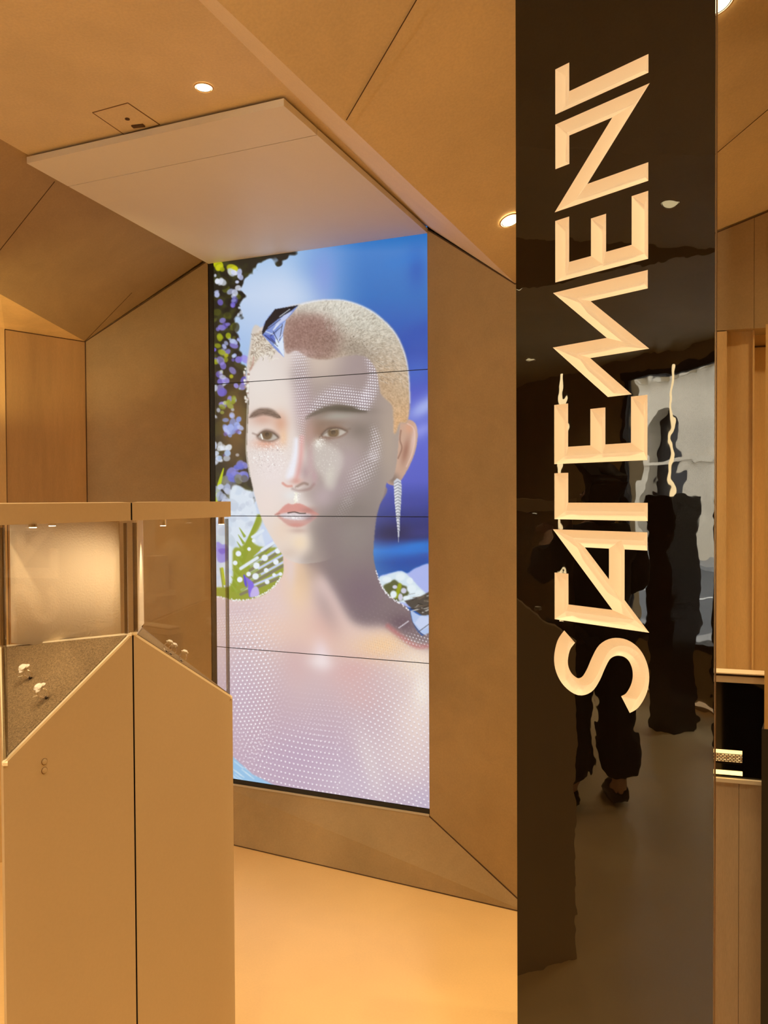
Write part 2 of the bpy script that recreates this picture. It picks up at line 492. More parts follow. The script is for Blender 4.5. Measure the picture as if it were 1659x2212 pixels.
# ------------------------------------------------------------------ VIDEO WALL
def paint_portrait():
    X0,Y0,NX,NY=440,480,500,1300
    rng=np.random.RandomState(7)
    yy,xx=np.mgrid[0:NY,0:NX].astype(np.float32); xx+=X0; yy+=Y0
    C=np.zeros((NY,NX,3),np.float32)
    def blur(m,s):
        if s<=0: return m
        r=int(3*s+1);k=np.exp(-.5*(np.arange(-r,r+1)/s)**2);k/=k.sum()
        for ax in (0,1):
            p=np.pad(m,[(r,r) if a==ax else (0,0) for a in (0,1)],mode='edge')
            n=m.shape[ax]; o=np.zeros_like(m)
            for i,w in enumerate(k): o+=w*(p[i:i+n] if ax==0 else p[:,i:i+n])
            m=o
        return m
    def spline(pts,closed=True,n=8):
        P=np.array(pts,float);N=len(P);out=[]
        rngi=range(N) if closed else range(N-1)
        for i in rngi:
            if closed: a,b,c,d=P[(i-1)%N],P[i],P[(i+1)%N],P[(i+2)%N]
            else: a,b,c,d=P[max(i-1,0)],P[i],P[i+1],P[min(i+2,N-1)]
            for t in np.arange(n)/n:
                out.append(.5*((2*b)+(c-a)*t+(2*a-5*b+4*c-d)*t*t+(3*b-3*c+d-a)*t**3))
        if not closed: out.append(P[-1])
        return np.array(out)
    def mask(pts,soft=.7,smooth=True,n=6):
        P=spline(pts,True,n) if smooth else np.array(pts,float)
        pad=3*soft+2
        x0=int(max(0,P[:,0].min()-X0-pad));x1=int(min(NX,P[:,0].max()-X0+pad+1))
        y0=int(max(0,P[:,1].min()-Y0-pad));y1=int(min(NY,P[:,1].max()-Y0+pad+1))
        M=np.zeros((NY,NX),np.float32)
        if x1<=x0 or y1<=y0: return M
        gx=xx[y0:y1,x0:x1];gy=yy[y0:y1,x0:x1];ins=np.zeros(gx.shape,bool)
        Q=np.roll(P,-1,0)
        for (ax,ay),(bx,by) in zip(P,Q):
            if ay==by: continue
            cond=((ay>gy)!=(by>gy))&(gx<(bx-ax)*(gy-ay)/(by-ay)+ax); ins^=cond
        M[y0:y1,x0:x1]=blur(ins.astype(np.float32),soft); return M
    def over(m,col,a=1.0):
        col=np.array(col,np.float32)/255.
        C[:]=C*(1-(m*a)[...,None])+col*(m*a)[...,None]
    def ell(cx,cy,rx,ry,ang=0,hard=0.):
        c,s=np.cos(np.radians(ang)),np.sin(np.radians(ang));dx,dy=xx-cx,yy-cy
        q=np.sqrt(((dx*c+dy*s)/rx)**2+((-dx*s+dy*c)/ry)**2)
        if hard: return np.clip((1-q)*hard+.5,0,1)
        return np.exp(-q**2*1.2)
    def line(pts,w,soft=.6,smooth=True):
        P=spline(pts,False,6) if smooth else np.array(pts,float)
        D=np.full((NY,NX),99.,np.float32)
        ws=np.interp(np.linspace(0,1,len(P)),np.linspace(0,1,len(w)),w) if hasattr(w,'__len__') else np.full(len(P),w)
        x0=int(max(0,P[:,0].min()-X0-12));x1=int(min(NX,P[:,0].max()-X0+12));y0=int(max(0,P[:,1].min()-Y0-12));y1=int(min(NY,P[:,1].max()-Y0+12))
        if x1<=x0 or y1<=y0: return np.zeros((NY,NX),np.float32)
        gx=xx[y0:y1,x0:x1];gy=yy[y0:y1,x0:x1];d=D[y0:y1,x0:x1]
        for i in range(len(P)-1):
            a=P[i];b=P[i+1];v=b-a;L=max(v@v,1e-9);t=np.clip(((gx-a[0])*v[0]+(gy-a[1])*v[1])/L,0,1)
            dd=np.hypot(gx-a[0]-t*v[0],gy-a[1]-t*v[1])-(ws[i]*(1-t)+ws[i+1]*t)/2
            np.minimum(d,dd,out=d)
        return np.clip(.5-D/max(soft*2,.3),0,1)
    def noise(s,sx=None):
        n=rng.randn(NY,NX).astype(np.float32); n=blur(n,s) if sx is None else n
        return n/n.std()
    # ---- sky
    def grad(cols,ys): return np.stack([np.interp(yy,ys,[c[k] for c in cols]) for k in range(3)],-1)/255.
    left=grad([(140,185,232),(195,214,240),(168,196,234),(150,185,230),(200,214,238)],[480,640,720,900,1100])
    right=grad([(15,110,195),(70,130,205),(50,115,195),(40,80,180),(75,90,200),(80,95,205),(70,85,195),(25,45,130),(20,30,100),(20,110,205),(0,75,165),(15,85,175)],[500,545,640,760,860,960,1040,1110,1160,1190,1215,1250])
    t=np.clip((xx-600-(yy-560)*.1)/200,0,1)[...,None]; t=t*t*(3-2*t)
    C[:]=left*(1-t)+right*t
    over(ell(600,640,80,60),(205,220,244),.75);over(ell(560,700,60,40),(190,210,240),.5)
    over(ell(690,570,50,40,-20),(120,160,222),.5);over(ell(700,600,30,60),(140,150,225),.4)
    over(ell(900,580,22,50),(40,90,185),.7);over(ell(880,560,60,20,-20),(50,125,210),.5)
    over(ell(905,720,60,22,-25),(35,80,180),.7);over(ell(900,800,40,30,-20),(55,105,200),.6)
    over(ell(915,880,45,20,-35),(170,185,240),.85);over(ell(910,930,35,18,-30),(150,160,235),.7)
    over(ell(880,1085,60,14),(45,60,160),.7);over(ell(900,1150,50,12,-3),(40,50,130),.8);over(ell(850,1150,40,18),(8,20,75),.9)
    over(ell(900,1180,70,13,-8),(15,120,215),.9);over(ell(905,1212,50,12),(5,70,165),.8);over(ell(925,1200,25,8),(60,70,160),.5)
    # ---- dark foliage, left
    fol=mask([(455,545),(645,530),(640,552),(612,560),(604,584),(592,560),(572,556),(558,575),(545,592),(528,604),(522,628),(536,645),(518,652),(520,670),(532,680),(512,690),(505,705),(520,740),(518,765),(530,800),(540,850),(548,900),(550,1100),(455,1100)],1.2,False)
    edge=noise(3.5); near=blur(fol,4); fol=np.clip(blur(np.clip(near+edge*.22*np.clip(near*6,0,1)*(near<.98),0,1),1.0)*2.6-.9,0,1)
    over(fol,(32,30,22)); over(np.clip(noise(6),0,1)*fol,(70,75,30),.6)
    bro=ell(508,920,40,110)*fol; over(bro,(118,86,44),.95)
    def blobs(n,x0,x1,y0,y1,cols,r0,r1,a=1.,soft=.45):
        for _ in range(n):
            cx=rng.uniform(x0,x1);cy=rng.uniform(y0,y1);r=rng.uniform(r0,r1)
            over(ell(cx,cy,r*rng.uniform(.8,1.6),r,rng.uniform(0,180),r*soft),cols[rng.randint(len(cols))],a*rng.uniform(.7,1))
    blobs(10,458,508,552,590,[(190,195,10),(160,165,12),(205,205,25)],5,10)
    blobs(45,460,515,590,780,[(26,24,20),(48,46,20),(90,95,25),(20,20,22)],4,9,.8)
    blobs(16,462,520,575,640,[(205,212,240),(225,230,245),(188,196,235)],3,7)
    blobs(7,500,532,640,680,[(205,215,235)],2.5,4)
    blobs(16,460,516,600,800,[(120,105,215),(90,85,180),(140,130,220)],3,7,.9)
    blobs(9,470,515,725,770,[(185,200,235),(170,180,228)],3,5)
    blobs(10,460,500,715,830,[(165,175,20),(190,190,30)],4,7,.9)
    blobs(16,460,530,770,880,[(135,120,225),(110,95,205),(155,145,230)],5,9,.9)
    blobs(10,465,525,800,900,[(200,205,225),(170,180,200)],2.5,5,.9)
    blobs(7,470,505,855,900,[(150,160,30),(175,185,80)],4,7,.9)
    blobs(18,485,520,895,945,[(160,175,230),(185,195,240),(140,155,220)],4,7)
    blobs(6,470,520,930,985,[(120,100,190),(210,210,225)],3,5,.8)
    blobs(16,462,495,960,1010,[(205,215,235),(170,190,220),(225,230,240)],4,7)
    blobs(18,485,530,995,1040,[(110,115,205),(95,105,200),(135,135,215)],5,10,.9)
    blobs(10,480,540,1030,1070,[(100,95,80),(130,130,110)],6,10,.8)
    over(line([(483,1012),(474,1045),(466,1085),(464,1110)],[2,8,9,7],1),(190,205,20))
    blobs(14,468,505,1045,1090,[(165,175,205),(190,198,222),(200,210,230)],5,9)
    # ---- pale flowers and fern below
    wf=mask([(497,1062),(505,1048),(518,1050),(530,1058),(545,1062),(550,1085),(580,1200),(620,1250),(610,1300),(460,1300),(460,1120),(490,1100)],1.5)
    over(wf,(218,228,240)); over(np.clip(noise(5),0,1)*wf,(200,214,232),.7)
    blobs(26,500,560,1060,1140,[(190,200,218),(226,234,246),(205,214,230)],2,6,.6)
    blobs(9,462,505,1085,1180,[(205,220,228),(190,200,215)],6,12,.6)
    grn=mask([(556,1112),(566,1120),(560,1140),(545,1165),(560,1180),(612,1190),(612,1250),(590,1290),(460,1300),(460,1270),(500,1262),(503,1190),(520,1182),(535,1165),(548,1140)],1.5)
    over(grn,(150,160,52))
    over(line([(560,1115),(545,1150),(530,1190),(515,1235),(503,1275)],[7,8,13,14,8],1),(142,158,38))
    for i in range(9):
        y=1150+i*15; over(line([(528-i*2,y+8),(517-i*2.5,y-10)],[6,1],.8),(150,168,60)); 
    stripes=[((548,1212),(592,1172)),((540,1232),(606,1190)),((534,1250),(612,1206)),((540,1262),(612,1222)),((520,1284),(600,1250))]
    for k,(a,b) in enumerate(stripes):
        over(line([a,b],6,1),(126,122,96)); 
        over(line([(a[0]+2,a[1]-9),(b[0]+2,b[1]-9)],5,1),(196,206,240)); over(line([(a[0]-6,a[1]-4),(a[0]+22,a[1]-20)],4,1),(140,158,50),.8)
    over(line([(520,1228),(556,1205)],7,1),(222,232,242));over(line([(545,1160),(568,1146)],6,1),(220,232,244));over(line([(566,1188),(592,1172)],7,1),(222,232,246))
    for p in [(538,1186,4),(515,1196,6),(508,1216,5),(572,1205,7),(554,1222,7),(596,1214,6),(575,1232,5),(552,1245,7),(537,1240,5),(592,1242,4),(606,1240,4),(577,1257,5),(518,1252,6),(600,1190,6),(548,1168,4)]:
        over(ell(p[0],p[1],p[2],p[2],0,3),(232,240,248))
    over(mask([(527,1245),(534,1258),(538,1288),(545,1285),(548,1262),(540,1252)],.8),(130,105,225));over(mask([(546,1270),(556,1268),(560,1284),(548,1290),(540,1288)],.8),(195,180,235))
    over(mask([(526,1243),(530,1244),(534,1268),(528,1262)],.8),(95,75,215))
    over(mask([(468,1172),(480,1176),(491,1178),(492,1200),(490,1212),(470,1212)],1),(158,150,232));over(mask([(472,1186),(490,1186),(484,1196),(476,1196)],.8),(125,105,215))
    over(line([(480,1228),(485,1262)],5,1),(190,200,30));over(line([(476,1228),(482,1270)],3,1),(140,155,40))
    # ---- right lower: white flowers and foil
    over(mask([(820,1248),(835,1240),(852,1236),(866,1233),(880,1238),(900,1226),(935,1222),(935,1300),(860,1310),(830,1280)],1.2),(170,182,238))
    over(mask([(818,1250),(835,1242),(866,1234),(885,1246),(905,1268),(920,1284),(900,1300),(860,1300),(830,1280)],1.2),(214,230,240))
    over(mask([(828,1268),(842,1258),(852,1252),(866,1262),(880,1268),(884,1280),(870,1296),(850,1296)],1.2),(86,92,52))
    over(mask([(860,1262),(868,1264),(860,1290),(853,1290)],1),(150,160,20))
    for p in [(853,1268,5,4),(850,1284,7,8),(872,1276,6,6),(865,1290,5,8),(889,1272,10,9),(905,1282,9,8),(865,1246,10,8),(885,1255,7,7),(836,1252,10,6),(878,1292,8,5)]:
        over(ell(p[0],p[1],p[2],p[3],0,2.5),(228,240,246) if p[2]>6 else (205,205,225))
    over(mask([(874,1298),(905,1290),(935,1274),(935,1335),(915,1332),(895,1318),(882,1308)],.9,False),(74,68,62))
    for i in range(26):
        a=np.array([rng.uniform(880,925),rng.uniform(1284,1325)]);b=a+[rng.uniform(8,22),rng.uniform(-9,3)]
        over(line([a,b],rng.uniform(.8,2.6),.5),[(150,146,138),(40,34,32),(205,205,200),(110,96,80)][rng.randint(4)],.85)
    over(mask([(886,1318),(908,1330),(935,1328),(935,1376),(918,1374),(905,1364),(892,1345)],.8,False),(176,198,236))
    over(mask([(908,1330),(935,1334),(935,1350),(910,1362),(896,1346)],.8,False),(205,216,244),.8)
    over(line([(905,1364),(935,1342)],1.4,.5),(40,40,50));over(line([(886,1318),(890,1342),(908,1366),(920,1373)],1.2,.5),(70,60,80))
    # ---- body
    body=mask([(440,1288),(470,1288),(503,1296),(530,1296),(567,1286),(592,1267),(607,1248),(612.5,1230),(613,1190),(640,1120),(760,1050),(834,1052),(820,1092),(813,1121),(808.7,1159),(807,1200),(812,1229),(823,1263),(839,1286),(861,1301),(883,1316),(892,1346),(911,1372),(935,1372),(950,1450),(950,1800),(440,1800),(440,1400)],.9)
    S=np.zeros_like(C); keep=C.copy()
    C[:]=grad([(226,200,196),(222,196,190),(214,190,190),(200,176,186),(192,170,190),(190,170,192)],[1290,1360,1430,1530,1640,1760])
    over(ell(640,1290,30,110,0),(240,205,165),.9);over(ell(590,1330,60,45),(228,205,202),.8);over(ell(520,1320,60,25),(214,190,196),.8)
    over(ell(660,1370,120,45,12),(238,200,178),.7)
    over(ell(830,1395,75,36,-8),(245,205,160),.95);over(ell(900,1430,50,40),(246,226,200),.8)
    over(ell(700,1350,40,60,-15),(214,168,160),.5);over(ell(640,1430,36,50),(208,168,170),.6);over(ell(760,1450,60,36),(216,172,170),.75)
    over(ell(775,1500,60,40,20),(214,176,176),.6)
    over(ell(694,1412,20,34,-10),(236,218,224),.8);over(ell(690,1430,30,18,10),(245,236,236),.6)
    over(ell(560,1560,60,120,20),(196,168,182),.6);over(ell(640,1640,110,70),(188,164,190),.6)
    over(ell(520,1500,50,120),(196,176,196),.7);over(ell(900,1560,70,130),(238,220,210),.8);over(ell(860,1640,100,60,30),(224,206,204),.6)
    over(ell(770,1700,90,60,20),(206,192,208),.6);over(ell(920,1740,50,50),(190,180,205),.7);over(ell(912,1490,24,50),(250,244,232),.7)
    over(ell(800,1650,24,90,-18),(222,210,208),.5);over(ell(640,1400,40,120),(216,190,190),.3)
    # neck shadow
    ns=mask([(652,1205),(700,1245),(735,1300),(760,1340),(790,1352),(830,1352),(850,1362),(880,1385),(915,1396),(940,1392),(940,1300),(840,1040),(700,1060)],9)
    over(ns,(128,112,116)); over(ell(770,1150,60,90)*ns,(138,128,126),.9);over(ell(780,1280,50,60)*ns,(118,98,112),.8);over(ell(868,1345,36,22)*ns,(106,86,98),.9)
    over(line([(838,1352),(868,1376),(900,1396),(935,1394)],9,4),(190,110,112),.65)
    over(ell(672,1235,26,30,30),(176,150,138),.7);over(ell(655,1250,20,60,-12),(230,196,160),.6);over(ell(702,1310,22,60,-25),(160,140,140),.5)
    over(ell(628,1230,12,50),(224,204,204),.7)
    B=C.copy(); C[:]=keep*(1-body[...,None])+B*body[...,None]
    # ---- dots over body: rows bent along the form
    def dots(f,cond,size,bright,jit=0):
        pass
    def dotfield(u,v,pu,pv,r,wt,col=(250,246,252),sq=False):
        """u,v warped coords; dots on a lattice pu x pv; r radius in units px"""
        iu=np.floor(v/pv); uu=(u+ (iu%2)*pu/2)%pu-pu/2; vv=v%pv-pv/2
        q=np.hypot(uu,vv); m=np.clip((r-q)/.9+.5,0,1)*wt*1.0
        over(m,col)
        # soft shade next to each dot
        q2=np.hypot(uu-1.1,vv-1.6); over(np.clip((r*1.0-q2)/1.2+.4,0,1)*wt*(1-m)*.28,(140,112,140))
    w=lambda cx,cy,rx,ry,a=0:np.clip(ell(cx,cy,rx,ry,a)*1.7,0,1)
    bx=(xx-700)
    v1=yy-(bx**2)*-.0006+bx*-.07; u1=xx+ (yy-1500)*.12*np.sign(bx)*np.clip(abs(bx)/200,0,1)
    wl=w(545,1480,52,150)*body; dotfield(u1*1.0,v1+ (xx-505)*.35,9.5,8.0,1.9,wl)
    wc=w(660,1660,150,95,10)*body*(xx<735); dotfield(xx+.0*yy,yy-bx*.16+bx**2*.00045,9,12,1.7,wc)
    wc2=w(700,1560,60,60)*body; dotfield(xx,yy-bx*.1,8,11,1.1,wc2*.7)
    wr=w(850,1650,110,190,0)*body*(xx>725); dotfield(xx+(yy-1500)*.22,yy-(xx-800)*.45,10.5,10.5,1.9,wr*.95)
    wr2=w(905,1470,50,60)*body; dotfield(xx+yy*.3,yy-xx*.4,7.5,7.5,.9,wr2*.55,(214,180,150))
    wr3=w(830,1400,50,22)*body; dotfield(xx+yy*.3,yy-xx*.25,5.5,5.5,.7,wr3*.8,(200,160,120))
    dotfield(xx,yy-xx*.3,7,7,1.2,w(905,1382,40,14)*body)
    dotfield(xx+yy*.2,yy+xx*.1,6,6,1.1,w(500,1350,45,30)*body*.8)
    # bright beads on the shoulder line
    for P in (spline([(466,1287),(500,1295),(530,1294),(567,1284),(592,1266),(606,1248)],False,12),spline([(812,1232),(824,1264),(840,1286),(861,1301),(883,1317)],False,9)):
        for i,p in enumerate(P[::1]):
            if rng.rand()<.85: over(ell(p[0]+rng.uniform(-1,1),p[1]+rng.uniform(-1.5,2.5),1.3,1.7,0,1.2),(245,244,250),.95)
    for t in np.linspace(0,1,9): over(ell(862+20*t,1356-14*t,1.2,1.2,0,1.2),(240,236,245))
    over(mask([(500,1632),(520,1650),(545,1672),(580,1690),(610,1705),(500,1710)],1,False)*(xx<640),(150,196,232))
    for i in range(10):
        a=np.array([rng.uniform(500,560),rng.uniform(1645,1690)]);over(line([a,a+[18,14]],2.5,1)*mask([(500,1632),(520,1650),(545,1672),(580,1690),(610,1705),(500,1710)],1,False),(205,228,244),.7)
    # ---- ear
    ear=mask([(862,915),(872,908),(886,907),(898,916),(902,935),(901,955),(896,978),(886,1003),(872,1029),(858,1046),(843,1047),(835,1036),(846,990),(855,950)],.8)
    over(ear,(196,160,140));over(ell(884,925,12,14)*ear,(214,158,128),.8);over(ell(876,975,8,30,12)*ear,(150,100,84),.8);over(ell(893,950,5,32,8)*ear,(222,190,180),.8);over(ell(850,1035,14,14)*ear,(120,104,98),.9)
    over(line([(866,930),(864,950),(868,968),(860,990)],2.5,1.2)*ear,(120,78,64),.7);over(line([(880,915),(893,925),(896,950),(890,980),(878,1008)],2,1.2)*ear,(235,205,195),.7)
    # ---- head
    face=mask([(556,715),(575,700),(612,672),(645,658.7),(678,651),(716,648),(753,652),(791,666.5),(822,688),(851,718),(869.5,753),(879,787),(882.6,825),(883.6,872),(880,909),(866,912),(862,940),(858,990),(850,1030),(836,1042),(829,1069),(820,1090),(806,1130),(780,1165),(740,1195),(700,1212),(658,1217.7),(636,1214.5),(617,1205),(604.6,1190.8),(588.7,1165.4),(569.7,1130.6),(560.7,1107),(549.7,1069),(540,1025.5),(533.4,981.6),(533.4,950),(535.6,903),(537.8,856),(538.7,809),(543.4,774.7),(548,740)],.8,n=4)
    over(mask([(545,712),(555,702),(575,722),(585,745),(560,765),(545,790),(540,860),(533,850),(532,810),(534,780),(540,745)],1.2),(214,204,194))
    keep=C.copy()
    C[:]=np.array((226,214,208),np.float32)/255
    over(ell(560,820,50,70),(232,224,218),.8);over(ell(590,900,60,60),(236,222,210),.5)
    sh=mask([(632,800),(650,870),(652,930),(664,980),(668,1040),(650,1060),(680,1100),(664,1130),(670,1180),(660,1222),(900,1222),(900,700),(700,760)],10)
    over(sh,(160,144,138),.92);over(ell(690,790,55,40),(206,188,176),.8);over(ell(700,770,50,30),(214,196,180),.6)
    over(ell(770,800,50,60)*sh,(160,142,146),.6);over(ell(800,960,50,110)*sh,(140,126,120),.85);over(ell(838,960,22,90),(176,158,142),.6);over(ell(760,1120,60,80)*sh,(122,112,112),.85)
    over(ell(800,1060,36,80)*sh,(138,128,126),.7);over(ell(850,900,25,80)*sh,(172,154,142),.6);over(ell(700,1150,36,50)*sh,(128,118,118),.6)
    over(ell(655,880,26,60)*1,(178,152,160),.55)
    over(ell(748,1000,52,38,-20),(176,156,166),.6);over(ell(735,1060,50,36,-10),(170,150,160),.75);over(ell(700,1075,30,25),(184,164,172),.7)
    over(ell(590,1020,50,60),(232,220,220),.8);over(ell(575,1090,30,40),(234,218,212),.8);over(ell(610,1150,30,40),(232,208,188),.75);over(ell(648,1172,22,24),(240,216,184),.8);over(ell(625,1195,24,16),(206,182,166),.5)
    # sockets
    over(ell(568,905,32,18),(206,158,140),.75);over(ell(606,915,18,26),(208,150,122),.75);over(ell(575,958,30,12),(222,158,132),.8);over(ell(612,945,10,22),(236,190,150),.7)
    over(ell(690,930,26,30),(140,108,92),.95);over(ell(712,915,45,14),(128,104,90),.75);over(ell(775,930,30,20),(110,98,92),.6);over(ell(730,898,40,9,-4),(160,156,146),.8)
    over(ell(668,935,16,36),(176,140,128),.7);over(ell(655,900,12,40),(186,158,156),.6)
    # nose
    over(line([(640,950),(638,985),(630,1018),(624,1030)],[8,14,18,12],5),(234,234,244),.95)
    over(line([(652,945),(650,985),(646,1015),(640,1035)],[8,10,12,8],5),(222,160,158),.85);over(ell(660,1020,14,26),(170,142,146),.8);over(ell(672,990,10,40),(192,156,164),.6)
    over(ell(640,1040,16,8),(206,150,140),.8);over(line([(611,1044),(620,1050),(630,1050)],5,1.8),(208,128,114),.7);over(line([(640,1052),(655,1044),(664,1046)],5,2.4),(120,92,82),.65)
    over(line([(632,1056),(645,1060),(668,1056),(678,1046)],5,3),(150,116,112),.7);over(ell(680,1030,8,18),(188,150,160),.6)
    over(ell(630,1070,18,12),(226,228,230),.7);over(line([(640,1066),(638,1085)],5,2),(236,234,214),.8)
    for i in range(60): over(ell(rng.normal(640,3),rng.normal(1076,6),.9,.9,0,1),(252,250,240),.8)
    # cheek light wedge, viewer's right
    ck=mask([(680,960),(700,955),(735,975),(740,1000),(730,1030),(720,1058),(708,1052),(696,1030),(682,1010),(676,985)],5);over(ck,(204,196,190),.72);over(ell(712,1030,10,26,12),(214,210,196),.5)
    over(ell(688,958,12,12),(228,224,214),.7)
    sp=noise(.6)
    over(np.clip(sp-1.0,0,1)*np.clip(ell(580,985,42,34)*1.6,0,1),(255,255,255),.9);over(np.clip(-sp-1.2,0,1)*np.clip(ell(580,985,42,34)*1.6,0,1),(178,160,160),.7)
    over(np.clip(sp-1.1,0,1)*np.clip(ell(705,990,28,36)*1.5,0,1),(235,235,228),.7);over(np.clip(sp-.4,0,1)*np.clip(ell(690,956,14,9,-35)*1.8,0,1),(255,255,250),.95)
    over(np.clip(sp-.6,0,1)*np.clip(ell(604,966,16,10,-35)*1.6,0,1),(255,252,250),.9)
    # eyes
    def eye(cx,cy,w_,h_,tilt,iris,ir):
        c,s=np.cos(np.radians(tilt)),np.sin(np.radians(tilt))
        R=lambda px_,py_:(cx+px_*c-py_*s,cy+px_*s+py_*c)
        over(mask([R(-w_-4,2),R(-w_*.5,-h_-4),R(0,-h_-6),R(w_*.6,-h_-2),R(w_+4,2),R(w_*.5,h_+3),R(0,h_+4),R(-w_*.6,h_+3)],2.2),(120,88,74),.75)
        m=mask([R(-w_,2),R(-w_*.5,-h_+1),R(0,-h_),R(w_*.55,-h_*.6),R(w_,2),R(w_*.4,h_),R(-w_*.1,h_+.5),R(-w_*.6,h_*.8)],.6)
        over(m,(190,184,176),.9);over(ell(cx,cy-h_*.7,w_*1.1,h_*.5,tilt)*m,(120,100,88),.7); over(ell(iris[0],iris[1],ir,ir,0,2.5)*m,(104,80,54));over(ell(iris[0],iris[1],ir*.42,ir*.42,0,2.5)*m,(60,44,32))
        over(ell(iris[0]+2,iris[1]+3,ir*.6,ir*.4)*m,(130,104,74),.5)
        over(line([R(-w_,1),R(-w_*.5,-h_),R(0,-h_-1),R(w_*.55,-h_*.7),R(w_,2)],3.0,1.5),(80,60,50),.7);over(line([R(-w_*.9,3),R(-w_*.2,h_+1),R(w_*.5,h_),R(w_,2)],1.6,1),(150,128,118),.7)
    eye(579,942,22,9,3,(577,939),11);over(line([(564,938),(567,948)],2.6,.6),(245,245,240));over(line([(546,936),(556,940)],3,2),(130,98,88),.6)
    eye(722,934,27,9,-8,(720,934),12);over(line([(714,929),(728,927)],1.6,.8),(190,180,165),.8)
    over(line([(745,929),(756,926)],3,2.2),(100,82,72),.45);over(line([(690,944),(702,936),(716,927)],2.4,1.5),(84,64,54),.5)
    # brows
    def brow(top,bot,col,nh,sd):
        m=mask(top+bot[::-1],1.5);over(blur(m,1.3),col,.75);T=spline(top,False,10);Bt=spline(bot,False,10);n=min(len(T),len(Bt))
        for i in range(nh):
            k=rng.uniform(0,.98);j=int(k*(n-1));a=Bt[j]*rng.uniform(.3,1)+T[j]*0;f=rng.uniform(0,1);a=Bt[j]*(1-f)+T[j]*f;j2=min(n-1,j+sd);f2=f*.6+.2;b=Bt[j2]*(1-f2)+T[j2]*f2
            over(line([a,b],1.0,.5),tuple(np.array(col)*.75),.35)
    brow([(538,902),(546,890),(562,882),(585,883),(600,893),(606,902)],[(538,903),(552,901),(568,897),(584,899),(596,903),(607,903)],(104,80,68),46,6)
    over(blur(line([(676,896),(700,886),(735,881),(770,885),(792,889)],[3,8,10,9,3],2),2),(80,72,62),.8)
    brow([(660,902),(676,889),(700,879),(725,874),(755,876),(780,884),(792,888)],[(662,906),(682,896),(705,889),(728,884),(752,886),(772,890),(792,889)],(104,92,80),14,8)
    over(ell(742,884,52,9,3),(72,66,56),.75);over(ell(700,892,26,9,-20),(112,98,88),.5)
    # mouth
    over(mask([(594,1112),(603,1104),(612,1094),(622,1088),(632,1090),(640,1087),(652,1089),(664,1095),(678,1104),(690,1112),(672,1110),(640,1106),(615,1109)],1.1),(210,132,124),.82)
    over(ell(668,1102,18,8),(160,108,104),.6)
    over(mask([(598,1112),(615,1108),(640,1107),(668,1110),(686,1113),(674,1126),(655,1136),(640,1139),(622,1134),(606,1122)],1.3),(200,146,140),.8)
    over(ell(640,1134,20,5),(206,124,114),.5)
    over(mask([(604,1112),(618,1108),(645,1108),(672,1112),(664,1120),(645,1124),(620,1121),(609,1117)],1.4),(216,206,212),.95)
    over(np.clip(noise(.7),0,1)*ell(635,1117,20,5),(255,255,255),.9);over(ell(668,1118,14,7),(150,124,130),.7)
    over(line([(622,1108),(636,1106),(648,1109),(660,1109)],2.2,.7),(44,28,28),.95)
    over(line([(594,1112),(604,1109)],2,1),(150,90,84),.6);over(ell(645,1146,22,7),(178,140,130),.5)
    # face dots
    fw=face
    def path(pts,wd,sf): return blur(line(pts,wd,1.5),sf)
    browtop=np.interp(xx,[640,676,700,725,755,780,800],[905,890,880,875,877,886,892])
    above=np.clip((browtop-yy)/3+.5,0,1)
    pa=path([(646,758),(648,800),(652,850),(654,895)],[30,28,26,20],9)
    pb=path([(668,893),(695,866),(735,850),(772,866),(790,856)],[12,22,34,34,24],7)*above
    pc=path([(782,886),(798,850),(808,815),(800,785),(792,768)],[20,26,20,12,8],5)*above
    over(blur(pa*.5+pb*.7+pc*.5,5)*fw,(138,118,140),.45)
    dotfield(xx,yy+(xx-650)*.08,4.4,6.0,1.15,np.clip(pa*1.3,0,1)*fw)
    dotfield(xx*1.0+(yy-870)*.3,yy-(xx-668)*.25,4.6,5.2,1.0,path([(650,905),(652,935),(650,955)],[20,14,8],3)*fw*.8)
    dotfield(xx-(880-yy)*.30,yy-(xx-740)*.10,5.4,6.0,1.55,np.clip(pb*1.4,0,1)*fw)
    dotfield(xx+(yy-880)*.38,yy-(xx-790)*.1,5.2,6.0,1.6,np.clip(pc*1.4,0,1)*fw)
    dotfield(xx+(yy-950)*.1,yy+.35*xx,4.6,5.8,1.25,np.clip(path([(806,922),(812,950),(808,985)],[4,18,22],5)*1.4,0,1)*fw)
    dotfield(xx+(yy-950)*.1,yy+.42*xx,4.8,6.4,1.25,np.clip(path([(806,985),(792,1012),(772,1036)],[22,32,34],8)*1.3,0,1)*fw*.9)
    dotfield(xx,yy+.3*xx,5.6,6.2,.95,path([(770,1030),(756,1062),(748,1095)],[30,24,20],7)*fw*.85)
    dotfield(xx,yy+.5*xx,4.6,5.2,1.1,path([(752,1085),(740,1110),(732,1118)],[24,24,16],3)*fw*.95)
    # hair: shaved cap
    hair=mask([(612,672),(645,657),(678,649),(716,646),(753,650),(793,665),(824,686),(853,716),(872,753),(881,787),(885,825),(886,872),(880,912),(864,914),(856,935),(850,935),(849,900),(846,876),(832,862),(822,850),(818,828),(812,800),(796,776),(775,768),(745,770),(700,778),(665,772),(640,758),(620,765),(612,740)],1.5,n=4)
    hk=C.copy()
    C[:]=grad([(220,216,204),(208,203,188),(198,184,164),(196,168,136),(212,166,120)],[650,700,760,850,920])
    bp_=mask([(606,692),(640,676),(690,674),(718,694),(728,730),(720,772),(640,790),(604,770)],12);over(bp_,(156,122,112),.95);over(ell(665,725,46,34),(146,110,102),.5);over(ell(705,740,50,34),(150,120,108),.7);over(ell(775,760,50,24,20),(150,136,122),.7);over(ell(835,830,26,50,-12),(184,152,120),.6)
    over(ell(720,668,80,14,3),(216,212,200),.7);over(ell(640,765,40,12),(190,165,160),.6)
